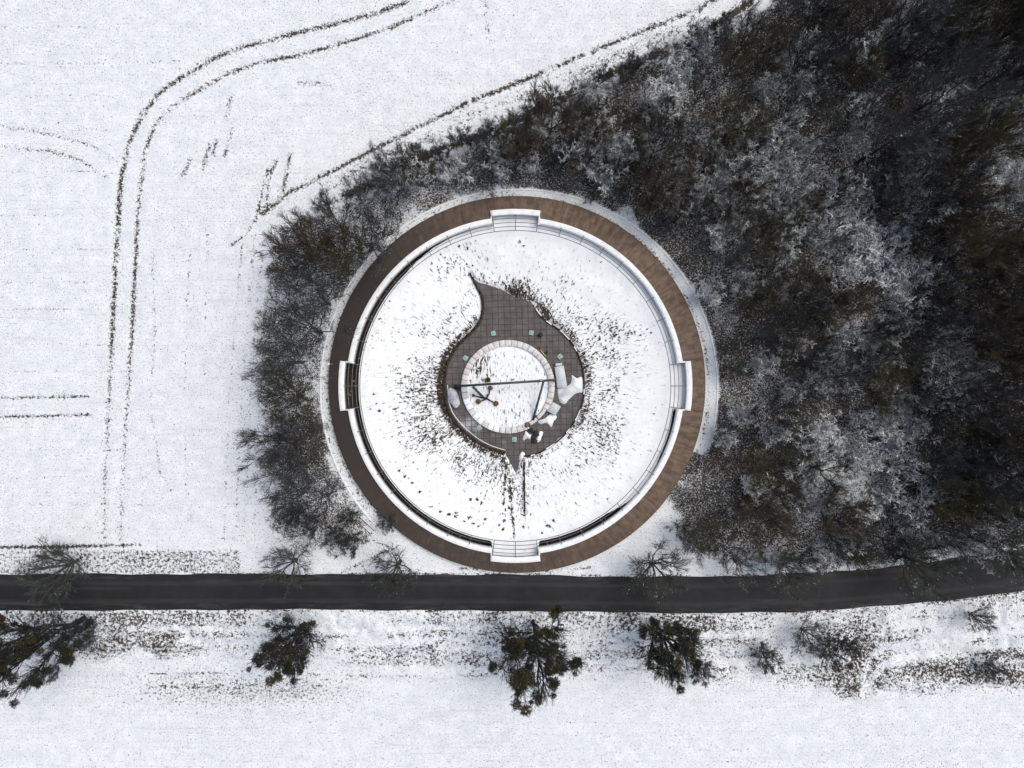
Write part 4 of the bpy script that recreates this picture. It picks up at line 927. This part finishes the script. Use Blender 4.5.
# hedge bushes along the ditch at the northern field edge
hed = [(420, 160), (440, 152), (462, 146), (490, 137), (508, 128), (530, 118), (552, 108), (580, 96), (600, 85), (628, 74), (655, 60), (690, 48), (715, 38), (742, 22), (395, 176), (372, 190)]
nms = ["westernmost", "second", "third", "fourth", "fifth", "sixth", "seventh", "eighth", "ninth", "tenth", "eleventh", "twelfth", "thirteenth", "fourteenth", "fifteenth", "easternmost"]
for i, (x, y) in enumerate(sorted(hed)):
    put_tree('darkshrub' if i % 3 else 'grey', x, y, rnd.uniform(3, 4.5), rnd.uniform(1.8, 2.6), "%s bush from the west along the field edge ditch" % nms[i] if 0 < i < 15 else "%s bush along the field edge ditch" % nms[i], "bushes along the field edge ditch", "bush", name="shrub")

# ------------------------------------------------------------------ grass tufts (stuff)
def tufts(name, X, Y, Z, size, mat, label, dirs=None, blades=5, seed=0, flat=.55):
    r = np.random.RandomState(seed); n = len(X); m = n * blades; c = np.repeat(np.stack([X, Y, Z], 1), blades, axis=0)
    sz = np.repeat(size * r.uniform(.5, 1.4, n), blades)
    a = r.uniform(0, 2 * PI, m)
    if dirs is not None: a = np.repeat(dirs, blades) + r.normal(size=m) * .6
    d_ = np.stack([np.cos(a), np.sin(a), r.uniform(.1, 1.0, m) * flat], 1); s_ = np.stack([-np.sin(a), np.cos(a), 0 * a], 1)
    c = c + np.stack([r.normal(size=m) * .05, r.normal(size=m) * .05, 0 * a], 1)
    L = sz * r.uniform(.6, 1.2, m); wd = np.minimum(.05, L * .22)
    V = np.stack([c - s_ * wd[:, None] - [0, 0, .02], c + s_ * wd[:, None] - [0, 0, .02], c + d_ * L[:, None]], 1).reshape(-1, 3)
    o = link(name, mesh_np(name, V, np.arange(3 * m).reshape(-1, 3), mat)); tag(o, label, "grass", None, "stuff"); return o
r = np.random.RandomState(5)
# bowl
pr = np.clip(BB.ravel() - .14, 0, .6) ** 1.5 * (BD.ravel() > .25) * (~BI.ravel()) * (np.hypot(BX - CI[0], BY - CI[1]).ravel() < 148 / K) * np.hypot(BX - CI[0], BY - CI[1]).ravel()
pr = pr / pr.sum(); idx = r.choice(len(pr), 3300, p=pr); x = BX.ravel()[idx]; y = BY.ravel()[idx]; zz = BZ.ravel()[idx]
tufts("bowl_grass", x, y, zz, .27, M['grass_brown'], "withered brown grass poking through the snow inside the bowl", np.arctan2(y - CI[1], x - CI[0]) + PI, 5, 1)
# verges and field edges
N = 260000; x = r.uniform(-82, 82, N); y = r.uniform(-50, 62, N); z, b_, l_ = ground_fields(x, y); pxx = x * K + 512; pyy = 384 - y * K
onroad = (pyy > yroad(ROAD_T, pxx) - 1) & (pyy < yroad(ROAD_B, pxx) + 1); ok = (b_ > .28) & (l_ < .5) & ~onroad & (np.hypot(x - CO[0], y - CO[1]) > RO + .1) & (r.rand(N) < (b_ - .22) * 1.4)
tufts("verge_grass", x[ok], y[ok], z[ok], .24, M['grass_dark'], "withered grass and weeds sticking out of the snow on verges and ditches", None, 4, 2)
ok = (l_ > .5) & ~onroad & (np.hypot(x - CO[0], y - CO[1]) > RO + .1) & (r.rand(N) < .35)
tufts("undergrowth", x[ok], y[ok], z[ok], .42, M['grass_dark'], "low withered undergrowth covering the floor of the wood", None, 3, 3, .8)
print("trees", ntree, "tufts", ok.sum())
